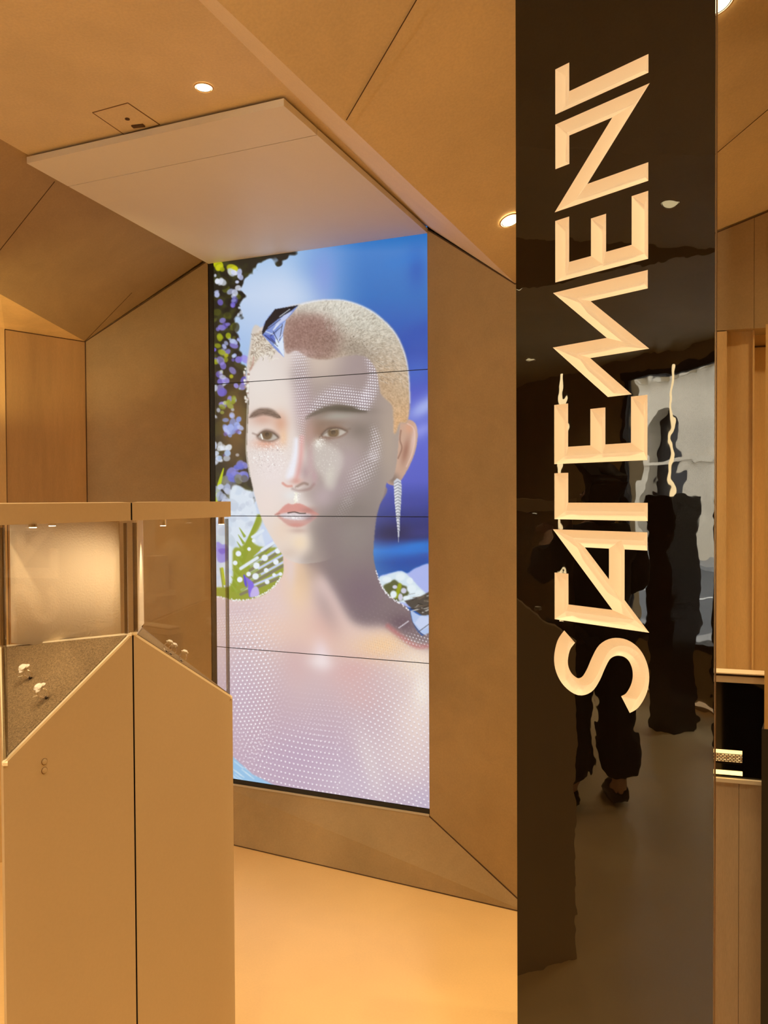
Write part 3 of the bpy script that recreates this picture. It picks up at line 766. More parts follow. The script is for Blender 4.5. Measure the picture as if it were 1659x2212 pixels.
    hn=noise(1.0);hx=np.clip(hn*.5,-1,1)
    C[:]+= (hx*.06)[...,None]; C[:]-=(np.clip(noise(.8)-1,0,1)*ell(770,730,70,40)*.25)[...,None]
    hb=blur(hair,2.0)*np.clip(hair*1.2,0,1); C[:]=hk*(1-hb[...,None])+C*hb[...,None]
    for i in range(1100):
        t_=rng.rand();ang=rng.uniform(-1.7,.25);rad=rng.uniform(.55,1.0)
        hx0=715+168*rad*np.cos(ang);hy0=800+150*rad*np.sin(ang)
        if hair[int(np.clip(hy0-Y0,0,NY-1)),int(np.clip(hx0-X0,0,NX-1))]>.8:
            L=rng.uniform(3,6);a2=ang+rng.uniform(.2,.7);over(line([(hx0,hy0),(hx0+L*np.cos(a2),hy0+L*np.sin(a2))],.9,.5,False),[(240,236,226),(124,108,92)][rng.randint(2)],.42)
    rim=line([(650,657),(690,649),(725,647),(760,653),(795,668),(828,692),(856,724),(874,765),(883,810),(886,870)],3,1.6);over(rim,(235,238,248),.8)
    sm=lambda t:np.clip(t,0,1)**2*(3-2*np.clip(t,0,1))
    over(ell(760,1120,60,60)*sm((xx-670)/60),(122,112,109),.9)
    B=C.copy();fe=np.maximum(face*(1-sm((xx-676)/50)*sm((yy-1085)/70)),hair);C[:]=keep*(1-fe[...,None])+B*fe[...,None]
    over(line([(537,800),(535,860),(533,920),(532,980),(540,1030)],1.6,.8),(252,250,252),.7)
    # curls and foil at the left of the head
    cm=mask([(546,738),(550,722),(562,714),(572,720),(584,742),(596,756),(590,764),(574,762),(560,774),(548,790),(541,800),(538,790),(541,765)],1.6)
    over(cm,(206,192,174),.95);over(np.clip(noise(1.3),-1,1)*.5*cm+.0,(246,240,228),.8)
    for i in range(150):
        cx=rng.uniform(542,590);cy=rng.uniform(722,772)+ (cx-560)*.2;a=rng.uniform(-1.5,1);L=rng.uniform(5,12)
        if cy<700+ (592-cx)*-.1+80: over(line([(cx,cy),(cx+L*.5*np.cos(a),cy+L*.5*np.sin(a)+1),(cx+L*np.cos(a+.6),cy+L*np.sin(a+.6))],1.6,.6),[(240,234,222),(150,132,116),(222,212,196)][rng.randint(3)],.8)
    for i in range(26): over(ell(rng.normal(532,3),rng.uniform(795,870),2.5,2.5,0,1.5),[(226,220,212),(170,140,130),(240,238,232)][rng.randint(3)],.9)
    over(line([(548,772),(545,790),(539,800)],3,1.5),(176,110,100),.5)
    over(mask([(594,668),(645,659),(632,676),(617,692),(611,720),(614,772),(592,752),(584,742),(566,722),(570,700),(580,684)],.7,False),(128,150,214))
    over(mask([(594,668),(645,659),(628,672),(600,690),(580,706),(567,724),(566,716),(574,694),(588,676)],.6,False),(24,22,28))
    over(mask([(632,672),(618,690),(604,700),(590,716),(584,728),(596,700),(612,682)],.6,False),(196,206,240));over(mask([(618,692),(611,720),(602,736),(592,728),(604,706)],.6,False),(170,188,234))
    over(mask([(596,730),(604,738),(611,725),(614,772),(600,752),(592,745)],.6,False),(222,234,250));over(mask([(566,722),(590,724),(596,740),(582,736)],.6,False),(92,112,196))
    for a,b in [((576,712),(606,690)),((584,726),(610,704)),((572,724),(600,748)),((590,716),(602,740)),((610,700),(604,734)),((582,700),(612,676)),((596,742),(584,730))]: over(line([a,b],1.3,.5),(30,30,52),.85)
    for a,b in [((590,712),(602,700)),((600,736),(610,722)),((574,716),(590,722)),((604,684),(626,668))]: over(line([a,b],1.5,.5),(240,246,255),.85)
    # earring
    P=[(858,1033),(866,1038),(868,1052),(866,1090),(864,1118),(863,1148),(861,1172),(859,1148),(856,1118),(853,1090),(851,1055),(851,1040)]
    em=mask(P,.5,False);over(em,(198,202,212));
    for i in range(17):
        y=1040+i*6.6;over(line([(850,y+5),(859.5,y),(869,y+5)],1.1,.45,False)*em,(70,76,96),.9);over(line([(852,y+8),(859.5,y+3)],1.4,.4,False)*em,(250,250,252),.8)
    return X0,Y0,np.clip(C,0,1)

def video_wall():
    X0, Y0, PIC = paint_portrait()
    lin = np.where(PIC <= 0.04045, PIC / 12.92, ((PIC + 0.055) / 1.055) ** 2.4).astype(np.float32)
    H_, W_ = lin.shape[:2]
    m = bpy.data.materials.new('screen_picture'); m.use_nodes = True
    nt = m.node_tree; b = nt.nodes['Principled BSDF']
    at = N(nt, 'ShaderNodeVertexColor'); at.layer_name = 'picture'
    b.inputs['Base Color'].default_value = (.01, .01, .012, 1)
    b.inputs['Roughness'].default_value = .35
    nt.links.new(at.outputs['Color'], b.inputs['Emission Color'])
    b.inputs['Emission Strength'].default_value = SCREEN_GAIN
    root = thing('video_wall', 'tall video wall showing a portrait of a woman with shaved hair and long earring', 'screen', (*(TL + TR)[:2] / 2, SCR_BOT))
    NXc, NYc = 400, 235
    gap = .0016
    for k in range(4):
        z1 = SCR_TOP - k * PH - gap; z0 = z1 - PH + 2 * gap
        A = np.linspace(gap * .3, 1 - gap * .3, NXc)[None, :, None]; T = np.linspace(0, 1, NYc)[:, None, None]
        Pp = (TL[None, None] + su * PW * A) * [1, 1, 0] + ZU * (z1 + (z0 - z1) * T)
        Pp = Pp.reshape(-1, 3)
        q = px(Pp)
        fx = np.clip(q[:, 0] - X0, 0, W_ - 1.01); fy = np.clip(q[:, 1] - Y0, 0, H_ - 1.01)
        ix = fx.astype(int); iy = fy.astype(int); ax = (fx - ix)[:, None]; ay = (fy - iy)[:, None]
        c = (lin[iy, ix] * (1 - ax) * (1 - ay) + lin[iy, ix + 1] * ax * (1 - ay) + lin[iy + 1, ix] * (1 - ax) * ay + lin[iy + 1, ix + 1] * ax * ay)
        me = bpy.data.meshes.new('display_panel')
        nv = len(Pp); i0 = (np.arange(NYc - 1)[:, None] * NXc + np.arange(NXc - 1)[None]).ravel()
        quads = np.stack([i0, i0 + NXc, i0 + NXc + 1, i0 + 1], 1)
        # back plane closes the panel into a slab
        cor = [0, NXc - 1, nv - 1, nv - NXc]
        back = Pp[cor] - sn * .05
        Vall = np.concatenate([Pp, back]).astype(np.float32)
        ex = np.array([[nv, nv + 1, nv + 2, nv + 3], [cor[0], cor[1], nv + 1, nv], [cor[3], nv + 3, nv + 2, cor[2]], [cor[0], nv, nv + 3, cor[3]], [cor[1], cor[2], nv + 2, nv + 1]])
        F = np.concatenate([quads, ex]).astype(np.int32)
        me.vertices.add(len(Vall)); me.vertices.foreach_set('co', Vall.ravel())
        me.loops.add(F.size); me.loops.foreach_set('vertex_index', F.ravel())
        me.polygons.add(len(F)); me.polygons.foreach_set('loop_start', np.arange(0, F.size, 4, dtype=np.int32))
        mi = np.zeros(len(F), np.int32); mi[len(quads):] = 1
        me.update(calc_edges=True)
        me.materials.append(m); me.materials.append(M_BLACK)
        me.polygons.foreach_set('material_index', mi)
        ca = me.color_attributes.new('picture', 'FLOAT_COLOR', 'POINT')
        cols = np.ones((len(Vall), 4), np.float32); cols[:nv, :3] = c; cols[nv:, :3] = 0
        ca.data.foreach_set('color', cols.ravel())
        me.update()
        o = bpy.data.objects.new('display_panel', me); COL.objects.link(o); attach(o, root)
    hb = MB()
    t0 = TL * [1, 1, 0]; t1 = (TL + su * PW) * [1, 1, 0]
    hb.prism([t0 + ZU * SCR_BOT - sn * .004, t1 + ZU * SCR_BOT - sn * .004, t1 + ZU * SCR_TOP - sn * .004, t0 + ZU * SCR_TOP - sn * .004], -sn * .09)
    hb.build('housing', M_BLACK, root)
    lb = MB()
    lb.prism([t0 - su * .026 + ZU * (SCR_BOT - .02), t0 - su * .0012 + ZU * (SCR_BOT - .02), t0 - su * .0012 + ZU * SCR_TOP, t0 - su * .026 + ZU * SCR_TOP], -sn * .06)
    lb.prism([t0 - su * .026 + ZU * (SCR_BOT - .021), t1 + ZU * (SCR_BOT - .021), t1 + ZU * (SCR_BOT - .001), t0 - su * .026 + ZU * (SCR_BOT - .001)], -sn * .06)
    lb.build('bezel', M_BLACK, root)
    MB().prism([q_ + sn * .003 for q_ in (t0 - su * .02 + ZU * (SCR_BOT - .0305), t1 - su * .002 + ZU * (SCR_BOT - .0305), t1 - su * .002 + ZU * (SCR_BOT - .0215), t0 - su * .02 + ZU * (SCR_BOT - .0215))], -sn * .05).build('lower_strip', simple('brushed_aluminium', (.52, .48, .42), .45), root)
    return root
video_wall()

# ------------------------------------------------------------------ BLACK GLOSS PILLAR with carved word
M_GLOSS = bpy.data.materials.new('black_gloss'); M_GLOSS.use_nodes = True
_nt = M_GLOSS.node_tree; _b = _nt.nodes['Principled BSDF']
_b.inputs['Base Color'].default_value = (.0035, .0022, .0014, 1); _b.inputs['Roughness'].default_value = .012; _b.inputs['IOR'].default_value = 1.65
_tc = N(_nt, 'ShaderNodeTexCoord'); _n1 = N(_nt, 'ShaderNodeTexNoise'); _n1.inputs['Scale'].default_value = 9; _n1.inputs['Detail'].default_value = 2.5
_bp = N(_nt, 'ShaderNodeBump'); _bp.inputs['Strength'].default_value = .055; _bp.inputs['Distance'].default_value = .01
_nt.links.new(_tc.outputs['Object'], _n1.inputs['Vector']); _nt.links.new(_n1.outputs['Fac'], _bp.inputs['Height']); _nt.links.new(_bp.outputs['Normal'], _b.inputs['Normal'])
M_CARVE = simple('carved_cream_lacquer', (0.78, 0.70, 0.56), 0.38)      # cream lacquer; faint glow added to even out the letters
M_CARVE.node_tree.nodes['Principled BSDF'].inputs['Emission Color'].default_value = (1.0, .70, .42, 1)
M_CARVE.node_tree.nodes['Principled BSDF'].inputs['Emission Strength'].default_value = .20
TP = 0.85
pd = V3(math.cos(TP), -math.sin(TP), 0)
pn = V3(math.sin(TP), math.cos(TP), 0)      # away from the viewer
PCN = 1.34
PO = pn * PCN
A0, A1, ZTOP = -1.0870, -0.6456, 2.815
def pp(a, b, dpt): return PO + pd * a + ZU * b + pn * dpt
HW, DEP, EPS = .0172, .0165, .004
def groove(pts, starthip=True, endhip=True, startdir=None, enddir=None, hw=HW):
    P_ = [np.array(q, float) for q in pts]; n = len(P_)
    L_, R_, C_ = [], [], []
    for i in range(n):
        dp = unit(P_[i] - P_[i - 1]) if i > 0 else None
        dn = unit(P_[i + 1] - P_[i]) if i < n - 1 else None
        if dp is None: dp = dn
        if dn is None: dn = dp
        n1 = np.array([-dp[1], dp[0]]); n2 = np.array([-dn[1], dn[0]])
        mdir = unit(n1 + n2); k = hw / max(np.dot(mdir, n1), .2)
        off = mdir * k
        if i == 0 and startdir is not None: e = unit(np.array(startdir, float)); off = e * hw / np.dot(e, n1)
        if i == n - 1 and enddir is not None: e = unit(np.array(enddir, float)); off = e * hw / np.dot(e, n1)
        L_.append(P_[i] + off); R_.append(P_[i] - off)
        C_.append(P_[i].copy())
    acc = np.concatenate([[0], np.cumsum([np.linalg.norm(P_[i + 1] - P_[i]) for i in range(n - 1)])])
    def along(s):
        return np.array([np.interp(s, acc, [q[0] for q in P_]), np.interp(s, acc, [q[1] for q in P_])])
    for i in range(n):
        s_ = acc[i]
        if starthip: s_ = max(s_, hw + i * 1e-4)
        if endhip: s_ = min(s_, acc[-1] - hw - (n - 1 - i) * 1e-4)
        if s_ != acc[i]: C_[i] = along(s_)
    v = []
    for i in range(n):
        v += [pp(*L_[i], 0), pp(*R_[i], 0), pp(*C_[i], DEP), pp(*L_[i], -EPS), pp(*R_[i], -EPS)]
    f = []
    for i in range(n - 1):
        a, b = 5 * i, 5 * i + 5
        f += [(a, b, b + 2, a + 2), (a + 1, a + 2, b + 2, b + 1), (a, a + 3, b + 3, b), (a + 1, b + 1, b + 4, a + 4), (a + 3, a + 4, b + 4, b + 3)]
    e = 5 * (n - 1)
    f += [(0, 2, 1), (0, 1, 4, 3), (e, e + 1, e + 2), (e, e + 3, e + 4, e + 1)]
    return v, f
def crom(pts, n=7):
    P_ = np.array(pts, float); out = []
    for i in range(len(P_) - 1):
        a, b, c, d = P_[max(i - 1, 0)], P_[i], P_[i + 1], P_[min(i + 2, len(P_) - 1)]
        for t in np.arange(n) / n:
            out.append(.5 * ((2 * b) + (c - a) * t + (2 * a - 5 * b + 4 * c - d) * t * t + (3 * b - 3 * c + d - a) * t ** 3))
    out.append(P_[-1]); return out
S_PTS = crom([(-.949, 1.3124), (-.9635, 1.2925), (-.9705, 1.2635), (-.9665, 1.2400), (-.9520, 1.2215), (-.9290, 1.2125), (-.9080, 1.2210), (-.8930, 1.2420), (-.8800, 1.2700), (-.8660, 1.2930),
              (-.8450, 1.3055), (-.8210, 1.3065), (-.8015, 1.2960), (-.7900, 1.2760), (-.7875, 1.2530), (-.7930, 1.2300), (-.8060, 1.2080), (-.8203, 1.1972)], 4)
LET = {
 'T_top': ([dict(pts=[(-.966, 2.4808), (-.966, 2.4058), (-.7731, 2.4058)])], 2.3790, 'cream carved letter T at the top of the word'),
 'N': ([dict(pts=[(-.966, 2.2767), (-.966, 2.3510), (-.8100, 2.3510), (-.9455, 2.2060), (-.7732, 2.2060)])], 2.1800, 'cream carved letter N'),
 'E_top': ([dict(pts=[(-.9665, 2.1706), (-.9665, 2.0612), (-.7905, 2.0612), (-.7905, 2.1703)]), dict(pts=[(-.8805, 2.1525), (-.8805, 2.0612)], endhip=False)], 2.0340, 'cream carved letter E between M and N'),
 'M': ([dict(pts=[(-.774, 2.0063), (-.9440, 2.0063), (-.8164, 1.8935), (-.9450, 1.8935), (-.8333, 1.7948)], enddir=(1, 0))], 1.7928, 'cream carved letter M'),
 'E_low': ([dict(pts=[(-.9695, 1.7910), (-.9695, 1.6852), (-.7915, 1.6852), (-.7915, 1.7905)]), dict(pts=[(-.8820, 1.7750), (-.8820, 1.6852)], endhip=False)], 1.6590, 'cream carved letter E between T and M'),
 'T_mid': ([dict(pts=[(-.9692, 1.6490), (-.9692, 1.5705), (-.7736, 1.5705)])], 1.5425, 'cream carved letter T between A and E'),
 'TA': ([dict(pts=[(-.9690, 1.4417), (-.9690, 1.3612), (-.8095, 1.3604), (-.9513, 1.5149), (-.7743, 1.5149)]), dict(pts=[(-.8395, 1.5149), (-.8395, 1.3925)], starthip=False, endhip=False)], 1.3335, 'cream carved letters T and A joined as one'),
 'S': ([dict(pts=S_PTS)], 1.0, 'cream carved letter S at the bottom of the word'),
}
def pillar():
    root = thing('sign_pillar', 'tall black glossy pillar carved with the cream word STATEMENT reading upwards', 'pillar', tuple(pp((A0 + A1) / 2, 0, .03)))
    tq = [pp(A0, 0, 0), pp(A1, 0, 0), pp(A1 - .09, 0, .055), pp(A0 + .005, 0, .055)]
    base = MB().prism(tq, (0, 0, ZTOP)).build('slab', M_GLOSS)
    cut = MB()
    for k, (strokes, lo, lb) in LET.items():
        for s_ in strokes:
            kw = dict(s_); pts = kw.pop('pts')
            cut.add(*groove(pts, **kw))
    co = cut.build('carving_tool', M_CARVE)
    md = base.modifiers.new('carve', 'BOOLEAN'); md.operation = 'DIFFERENCE'; md.solver = 'EXACT'; md.use_self = True; md.object = co
    dg = bpy.context.evaluated_depsgraph_get(); dg.update()
    ev = base.evaluated_get(dg); me = ev.to_mesh()
    V_ = np.array([tuple(v.co) for v in me.vertices]); FS = [tuple(p.vertices) for p in me.polygons]
    ev.to_mesh_clear()
    bpy.data.objects.remove(base); bpy.data.objects.remove(co)
    groups = {k: [] for k in LET}; rest = []
    order = list(LET)
    for f in FS:
        c = V_[list(f)].mean(0); dpt = np.dot(c - PO, pn); dmax = max(np.dot(V_[i] - PO, pn) for i in f)
        if 2e-4 < dpt < .0175 and dmax < .02:
            for k in order:
                if c[2] > LET[k][1]: groups[k].append(f); break
        else: rest.append(f)
    def sub(fs, name, mat, label=None):
        ids = sorted({i for f in fs for i in f}); mp = {j: i for i, j in enumerate(ids)}
        me2 = bpy.data.meshes.new(name); me2.from_pydata([tuple(V_[i]) for i in ids], [], [tuple(mp[i] for i in f) for f in fs]); me2.materials.append(mat)
        o = bpy.data.objects.new(name, me2); COL.objects.link(o); attach(o, root)
        if label: o['label'] = label
        return o
    sub(rest, 'slab', M_GLOSS)
    print('letter faces', {k: len(v) for k, v in groups.items()})
    for k, fs in groups.items():
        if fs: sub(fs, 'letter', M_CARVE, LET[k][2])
    MB().prism([pp(A1, 0, 0.001), pp(A1 + .0022, 0, .001), pp(A1 + .0022, ZTOP, .001), pp(A1, ZTOP, .001)], pn * .003).build('edge_strip', simple('pillar_edge', (.16, .10, .05), .3, .6), root)
pillar()

# ------------------------------------------------------------------ DISPLAY CASES
Lc = atd(7, 1655, 1.46); Mc = atd(287, 1372, 1.72); Rc = atd(502, 1509, 2.04)
Lb = atd(-2, 1400, 1.90); Nb = atd(300, 1357, 2.05)
Kc = V3(-.70, 2.06, 1.24)
ZCT, ZCB = 1.592, 1.552
gapv = unit((Rc - Mc) * [1, 1, 0]) * .0022
def sillbar(mb, a, b, w, inn):
    """narrow bright channel along the sloped top edge of a body"""
    inn = unit(np.array(inn, float) * [1, 1, 0]) * w
    d_ = b - a
    mb.prism([a, b, b + inn, a + inn], (0, 0, .006))
def display_case(label, A, B, C_, D, glass_edges, boardpts, kind):
    """A front low/left, B front right, C_ back; D optional back corner"""
    base = (A + B + C_) / 3 * [1, 1, 0]
    t = thing('display_case', label, 'display case', tuple(base), 'faceted display cases')
    low = lambda q: V3(q[0], q[1], 0.0)
    poly = [A, B, D, C_] if D is not None else [A, B, C_]
    n_ = len(poly)
    v = [low(q) for q in poly] + list(poly)
    f = [tuple(range(n_))] + [(i, (i + 1) % n_, n_ + (i + 1) % n_, n_ + i) for i in range(n_)]
    f += [(n_, n_ + 1, n_ + 3), (n_ + 1, n_ + 2, n_ + 3)] if D is not None else [(n_, n_ + 1, n_ + 2)]
    obj('body', v, f, M_CASE, t)
    capp = [V3(q[0], q[1], ZCB) for q in poly]
    MB().prism(capp, (0, 0, ZCT - ZCB)).build('cap', M_CASE, t)
    # sloping deck cloth, a hair above the body
    up = .004
    cen = (A + B + C_) / 3
    dk = [q + (cen - q) * .06 + ZU * up for q in (A, B, C_)]
    MB().prism(dk, (0, 0, .003)).build('deck_cloth', M_CLOTH, t)
    s_ = MB()
    for a_, b_ in ((A, B), (B, C_), (C_, A)):
        inn = cen - (a_ + b_) / 2
        sillbar(s_, a_, b_, .008, inn)
    s_.build('sill_channel', M_SILL, t)
    for a_, b_ in glass_edges:
        dd = unit((b_ - a_) * [1, 1, 0]); inn = V3(-dd[1], dd[0], 0)
        if np.dot(inn, cen - a_) < 0: inn = -inn
        o1 = inn * .003
        g_ = MB().prism([a_ + dd * .006 + o1 + ZU * .006, b_ - dd * .006 + o1 + ZU * .006, V3(b_[0], b_[1], ZCB) - dd * .006 + o1, V3(a_[0], a_[1], ZCB) + dd * .006 + o1], inn * .005)
        g_.build('glass_pane', M_GLASS, t)
    for q in (A, B, C_):
        inn = unit((cen - q) * [1, 1, 0])
        MB().box(V3(q[0], q[1], (q[2] + ZCB) / 2) + inn * .012, .007, .007, ZCB - q[2] - .01, ax=inn, ay=(-inn[1], inn[0], 0)).build('corner_post', M_GLASSEDGE, t)
    return t
M_CLOTH = plaster('speckled_dark_cloth', (0.22, 0.155, 0.085), var=0.05, rough=0.9, scale=3, fine=0.0, bump=0)
# grainy weave
_nt = M_CLOTH.node_tree
_g = [n for n in _nt.nodes if n.type == 'TEX_NOISE' and n.inputs['Scale'].default_value == 140][0]
_g.inputs['Scale'].default_value = 330
_mr = [l.to_node for l in _g.outputs['Fac'].links][0]
_mr.inputs['To Min'].default_value = .55; _mr.inputs['To Max'].default_value = 1.45

case1 = display_case('left faceted display case with cream backdrop and two rings on dark sloping cloth', Lc, Mc - gapv, Lb, Kc, [(Lc, Mc - gapv), (Lb, Lc)], None, 0)
case2 = display_case('right faceted display case with clear glass and three rings, before the video wall', Mc + gapv, Rc, Nb, None, [(Mc + gapv, Rc), (Rc, Nb)], None, 1)
def plane_z(x, y, A, B, C_):
    n_ = np.cross(B - A, C_ - A); return A[2] - (n_[0] * (x - A[0]) + n_[1] * (y - A[1])) / n_[2]
def on_deck(x, y, A, B, C_, lift=.008):
    n_ = unit(np.cross(B - A, C_ - A)); n_ = n_ if n_[2] > 0 else -n_
    return atp(x, y, A + ZU * lift, n_), n_
# backdrop of the left case, from back corner towards the middle corner
b0 = atd(23, 1300, 1.86); b1 = atd(257, 1300, 1.765)
nseg = 14
vv, ff = [], []
bd = unit((b1 - b0) * [1, 1, 0]); bnn = V3(bd[1], -bd[0], 0)
for i in range(nseg + 1):
    t_ = i / nseg; q = b0 + (b1 - b0) * t_
    zbm = atd(23 + 234 * t_, 1389 + 5 * t_ + 3.0 * math.sin(math.pi * t_), 1.86 + (1.765 - 1.86) * t_)[2]
    cur = bnn * .004 * math.sin(t_ * math.pi * 1.5)
    for off in (0, .003):
        vv += [V3(q[0], q[1], zbm) + cur - bnn * off, V3(q[0], q[1], ZCB - .004) + cur * .3 - bnn * off]
for i in range(nseg):
    k = 4 * i
    ff += [(k, k + 4, k + 5, k + 1), (k + 2, k + 3, k + 7, k + 6), (k, k + 2, k + 6, k + 4), (k + 1, k + 5, k + 7, k + 3)]
ff += [(0, 1, 3, 2), (4 * nseg, 4 * nseg + 2, 4 * nseg + 3, 4 * nseg + 1)]
obj('backdrop', vv, ff, M_PAPER, case1, True)
# backdrop of the right case, seen on edge
c0 = Mc + gapv * 2 + unit((Nb - Mc) * [1, 1, 0]) * .03 + unit((Rc - Mc) * [1, 1, 0]) * .008; c1 = Nb + unit((Rc - Nb) * [1, 1, 0]) * .012
MB().prism([V3(c0[0], c0[1], Mc[2] + .004), V3(c1[0], c1[1], Nb[2] + .012), V3(c1[0], c1[1], ZCB), V3(c0[0], c0[1], ZCB)], unit((Rc - Mc) * [1, 1, 0]) * .003).build('backdrop', M_PAPER, case2)
# key covers on the front of the left case
fn = unit(np.cross(Mc * [1, 1, 0] - Lc * [1, 1, 0], ZU)); fn = fn if np.dot(fn, -Lc) > 0 else -fn
for y_ in (1645, 1664):
    q = atp(95.5, y_, Lc, fn)
    cv = MB().tube(q - fn * .0005, q + fn * .0010, .0066, .0066, 24).build('lock_cover', simple('lock_rim', (.22, .14, .07), .5), case1)
    MB().tube(q + fn * .0010, q + fn * .0024, .0056, .0052, 24).build('cover_disc', M_CASE, cv)
    MB().tube(q + fn * .0024, q + fn * .0028, .0034, .0030, 20).build('screw_cap', M_CASE, cv)
# lamps inside the cases
M_LAMPON = emit('case_lamp_glow', (1.0, .85, .55), 5.0)
def case_lamp(t, c, watts, drop=.0, aim=(0, 0, -1), size=2.0, soft=.006):
    c = np.array(c, float)
    MB().tube(c, c - ZU * (.006 + drop), .0075, .0085, 20).build('spot_housing', M_STEEL, t)
    MB().tube(c - ZU * (.006 + drop), c - ZU * (.0075 + drop), .0068, .0068, 20).build('spot_lens', M_LAMPON, t)
    L = bpy.data.lights.new('case_beam', 'SPOT'); L.energy = watts; L.color = (1, .74, .43); L.spot_size = size; L.spot_blend = .8; L.shadow_soft_size = soft
    lo = bpy.data.objects.new('case_beam', L); COL.objects.link(lo); lo.parent = t
    lo.location = Vector(c - ZU * (.012 + drop)) - Vector(t.location)
    lo.rotation_euler = Vector(aim).to_track_quat('-Z', 'Y').to_euler()
midL = (Lc + Mc) / 2
case_lamp(case1, V3(midL[0] - .045, midL[1] + .015, ZCB), 2.0, aim=(-.15, .35, -1), size=2.9, soft=.012)
case_lamp(case1, V3(Lc[0] + .035, Lc[1] + .06, ZCB), 1.9, aim=(-.05, .1, -1), size=2.4, soft=.012)
MB().box(V3(Mc[0] - .004, Mc[1] + .012, .65), .006, .012, 1.29, ax=unit((Rc - Mc) * [1, 1, 0]), ay=V3(.3, 1, 0)).build('gap_shade_strip', M_BLACK, case1)  # black strip added so the gap between the cases stays dark
MB().box(V3(Mc[0] - .004, Mc[1] + .012, (ZCB + ZCT) / 2), .006, .012, ZCT - ZCB - .002, ax=unit((Rc - Mc) * [1, 1, 0]), ay=V3(.3, 1, 0)).build('gap_shade_strip', M_BLACK, case1)  # same added dark strip between the caps
case_lamp(case2, atd(352, 1118, 1.93) * [1, 1, 0] + ZU * ZCB, 2.2, drop=.012)
case_lamp(case2, atd(478, 1116, 2.02) * [1, 1, 0] + ZU * ZCB, 2.2, drop=.012)

# ------------------------------------------------------------------ RINGS
M_GOLD = simple('white_gold', (.92, .86, .76), .18, 1.0)
M_GEM = simple('bright_stone', (1.0, .97, .90), .06, 0.0, ior=2.0)
M_CLIP = simple('dark_ring_clip', (.02, .012, .01), .4)
def torus(R0, r0, n=36, m_=10):
    v = []; f = []
    for i in range(n):
        a = 2 * math.pi * i / n
        for j in range(m_):
            b = 2 * math.pi * j / m_
            v.append(V3((R0 + r0 * math.cos(b)) * math.cos(a), r0 * 1.5 * math.sin(b), (R0 + r0 * math.cos(b)) * math.sin(a)))
            f.append((i * m_ + j, ((i + 1) % n) * m_ + j, ((i + 1) % n) * m_ + (j + 1) % m_, i * m_ + (j + 1) % m_))
    return v, f
def ring_proto(label, cluster, grp):
    t = thing('ring', label, 'ring', (0, 0, 0), grp)
    v, f = torus(.0085, .0009)
    v = [q + V3(0, 0, .0105) for q in v]
    obj('band', v, f, M_GOLD, t, True)
    g_ = MB()
    def gem(c, r, sq=1):
        n_ = 8; vv_ = []
        for k in range(n_):
            a = 2 * math.pi * k / n_ + .3
            vv_ += [c + V3(r * math.cos(a), r * math.sin(a), 0), c + V3(r * .6 * math.cos(a), r * .6 * math.sin(a), r * .45)]
        vv_ += [c + V3(0, 0, r * .5), c - V3(0, 0, r * .9)]
        ff_ = []
        for k in range(n_):
            k2 = (k + 1) % n_
            ff_ += [(2 * k, 2 * k2, 2 * k2 + 1, 2 * k + 1), (2 * k + 1, 2 * k2 + 1, 2 * n_), (2 * k2, 2 * k, 2 * n_ + 1)]
        return vv_, ff_
    for c, r in cluster: g_.add(*gem(V3(*c), r))
    st = g_.build('stone', M_GEM, t)
    cl = MB()
    for k in range(4):
        a = math.pi / 4 + k * math.pi / 2
        cl.tube(V3(.003 * math.cos(a), .003 * math.sin(a), .017), V3(.0052 * math.cos(a), .0052 * math.sin(a), .0225), .0006, n=8)
    cl.build('claws', M_GOLD, t)
    MB().tube(V3(0, 0, -.001), V3(0, 0, .003), .003, .0022, 12).build('clip', M_CLIP, t)
    return t
big = [((0, 0, .024), .0075), ((.0055, .004, .022), .0045), ((-.006, .003, .0215), .0045), ((0, -.0062, .0215), .0045), ((.003, -.004, .0245), .004)]
solo = [((0, 0, .0225), .0062), ((.004, .003, .021), .003), ((-.004, -.003, .021), .003)]
def place(t, pt, nrm, rz):
    t.location = Vector(pt)
    q = Vector(nrm).to_track_quat('Z', 'Y')
    t.rotation_mode = 'QUATERNION'
    t.rotation_quaternion = q @ Matrix.Rotation(rz, 3, 'Z').to_quaternion()
def copy_thing(root, label):
    r = root.copy(); COL.objects.link(r); r['label'] = label
    for ch in root.children:
        c = ch.copy(); COL.objects.link(c); c.parent = r
    return r
ringA = ring_proto('upper ring with brightest white stone on the dark sloping cloth of the left case', big, 'rings in the display cases')
ringB = copy_thing(ringA, 'lower ring with pale yellow stone on the dark sloping cloth of the left case')
ringC = ring_proto('uppermost of the three rings along the glass edge of the right case', solo, 'rings in the display cases')
ringD = copy_thing(ringC, 'middle of the three rings along the glass edge of the right case')
ringE = copy_thing(ringC, 'lowest of the three rings along the glass edge of the right case')
for rg, (x, y), rz in ((ringA, (66, 1465), .4), (ringB, (101, 1508), .7)):
    q, n_ = on_deck(x, y, Lc, Mc, Lb); place(rg, q, n_, rz); rg.scale = (1.35,) * 3
for rg, (x, y), rz in ((ringC, (360, 1400), .9), (ringD, (371, 1412), 1.1), (ringE, (399, 1430), .8)):
    a_ = (Mc + Rc) / 2
    t_ = (x - 287) / (502 - 287)
    # on the narrow deck just inside the front glass
    z0_ = Mc + (Rc - Mc) * t_
    inn = unit((Nb - z0_) * [1, 1, 0]) * .035
    q = z0_ + inn; q[2] = plane_z(q[0], q[1], Mc, Rc, Nb) + .006
    n_ = unit(np.cross(Rc - Mc, Nb - Mc)); n_ = n_ if n_[2] > 0 else -n_
    place(rg, q, unit(n_ + V3(0, 0, .8)), rz); rg.scale = (1.2,) * 3
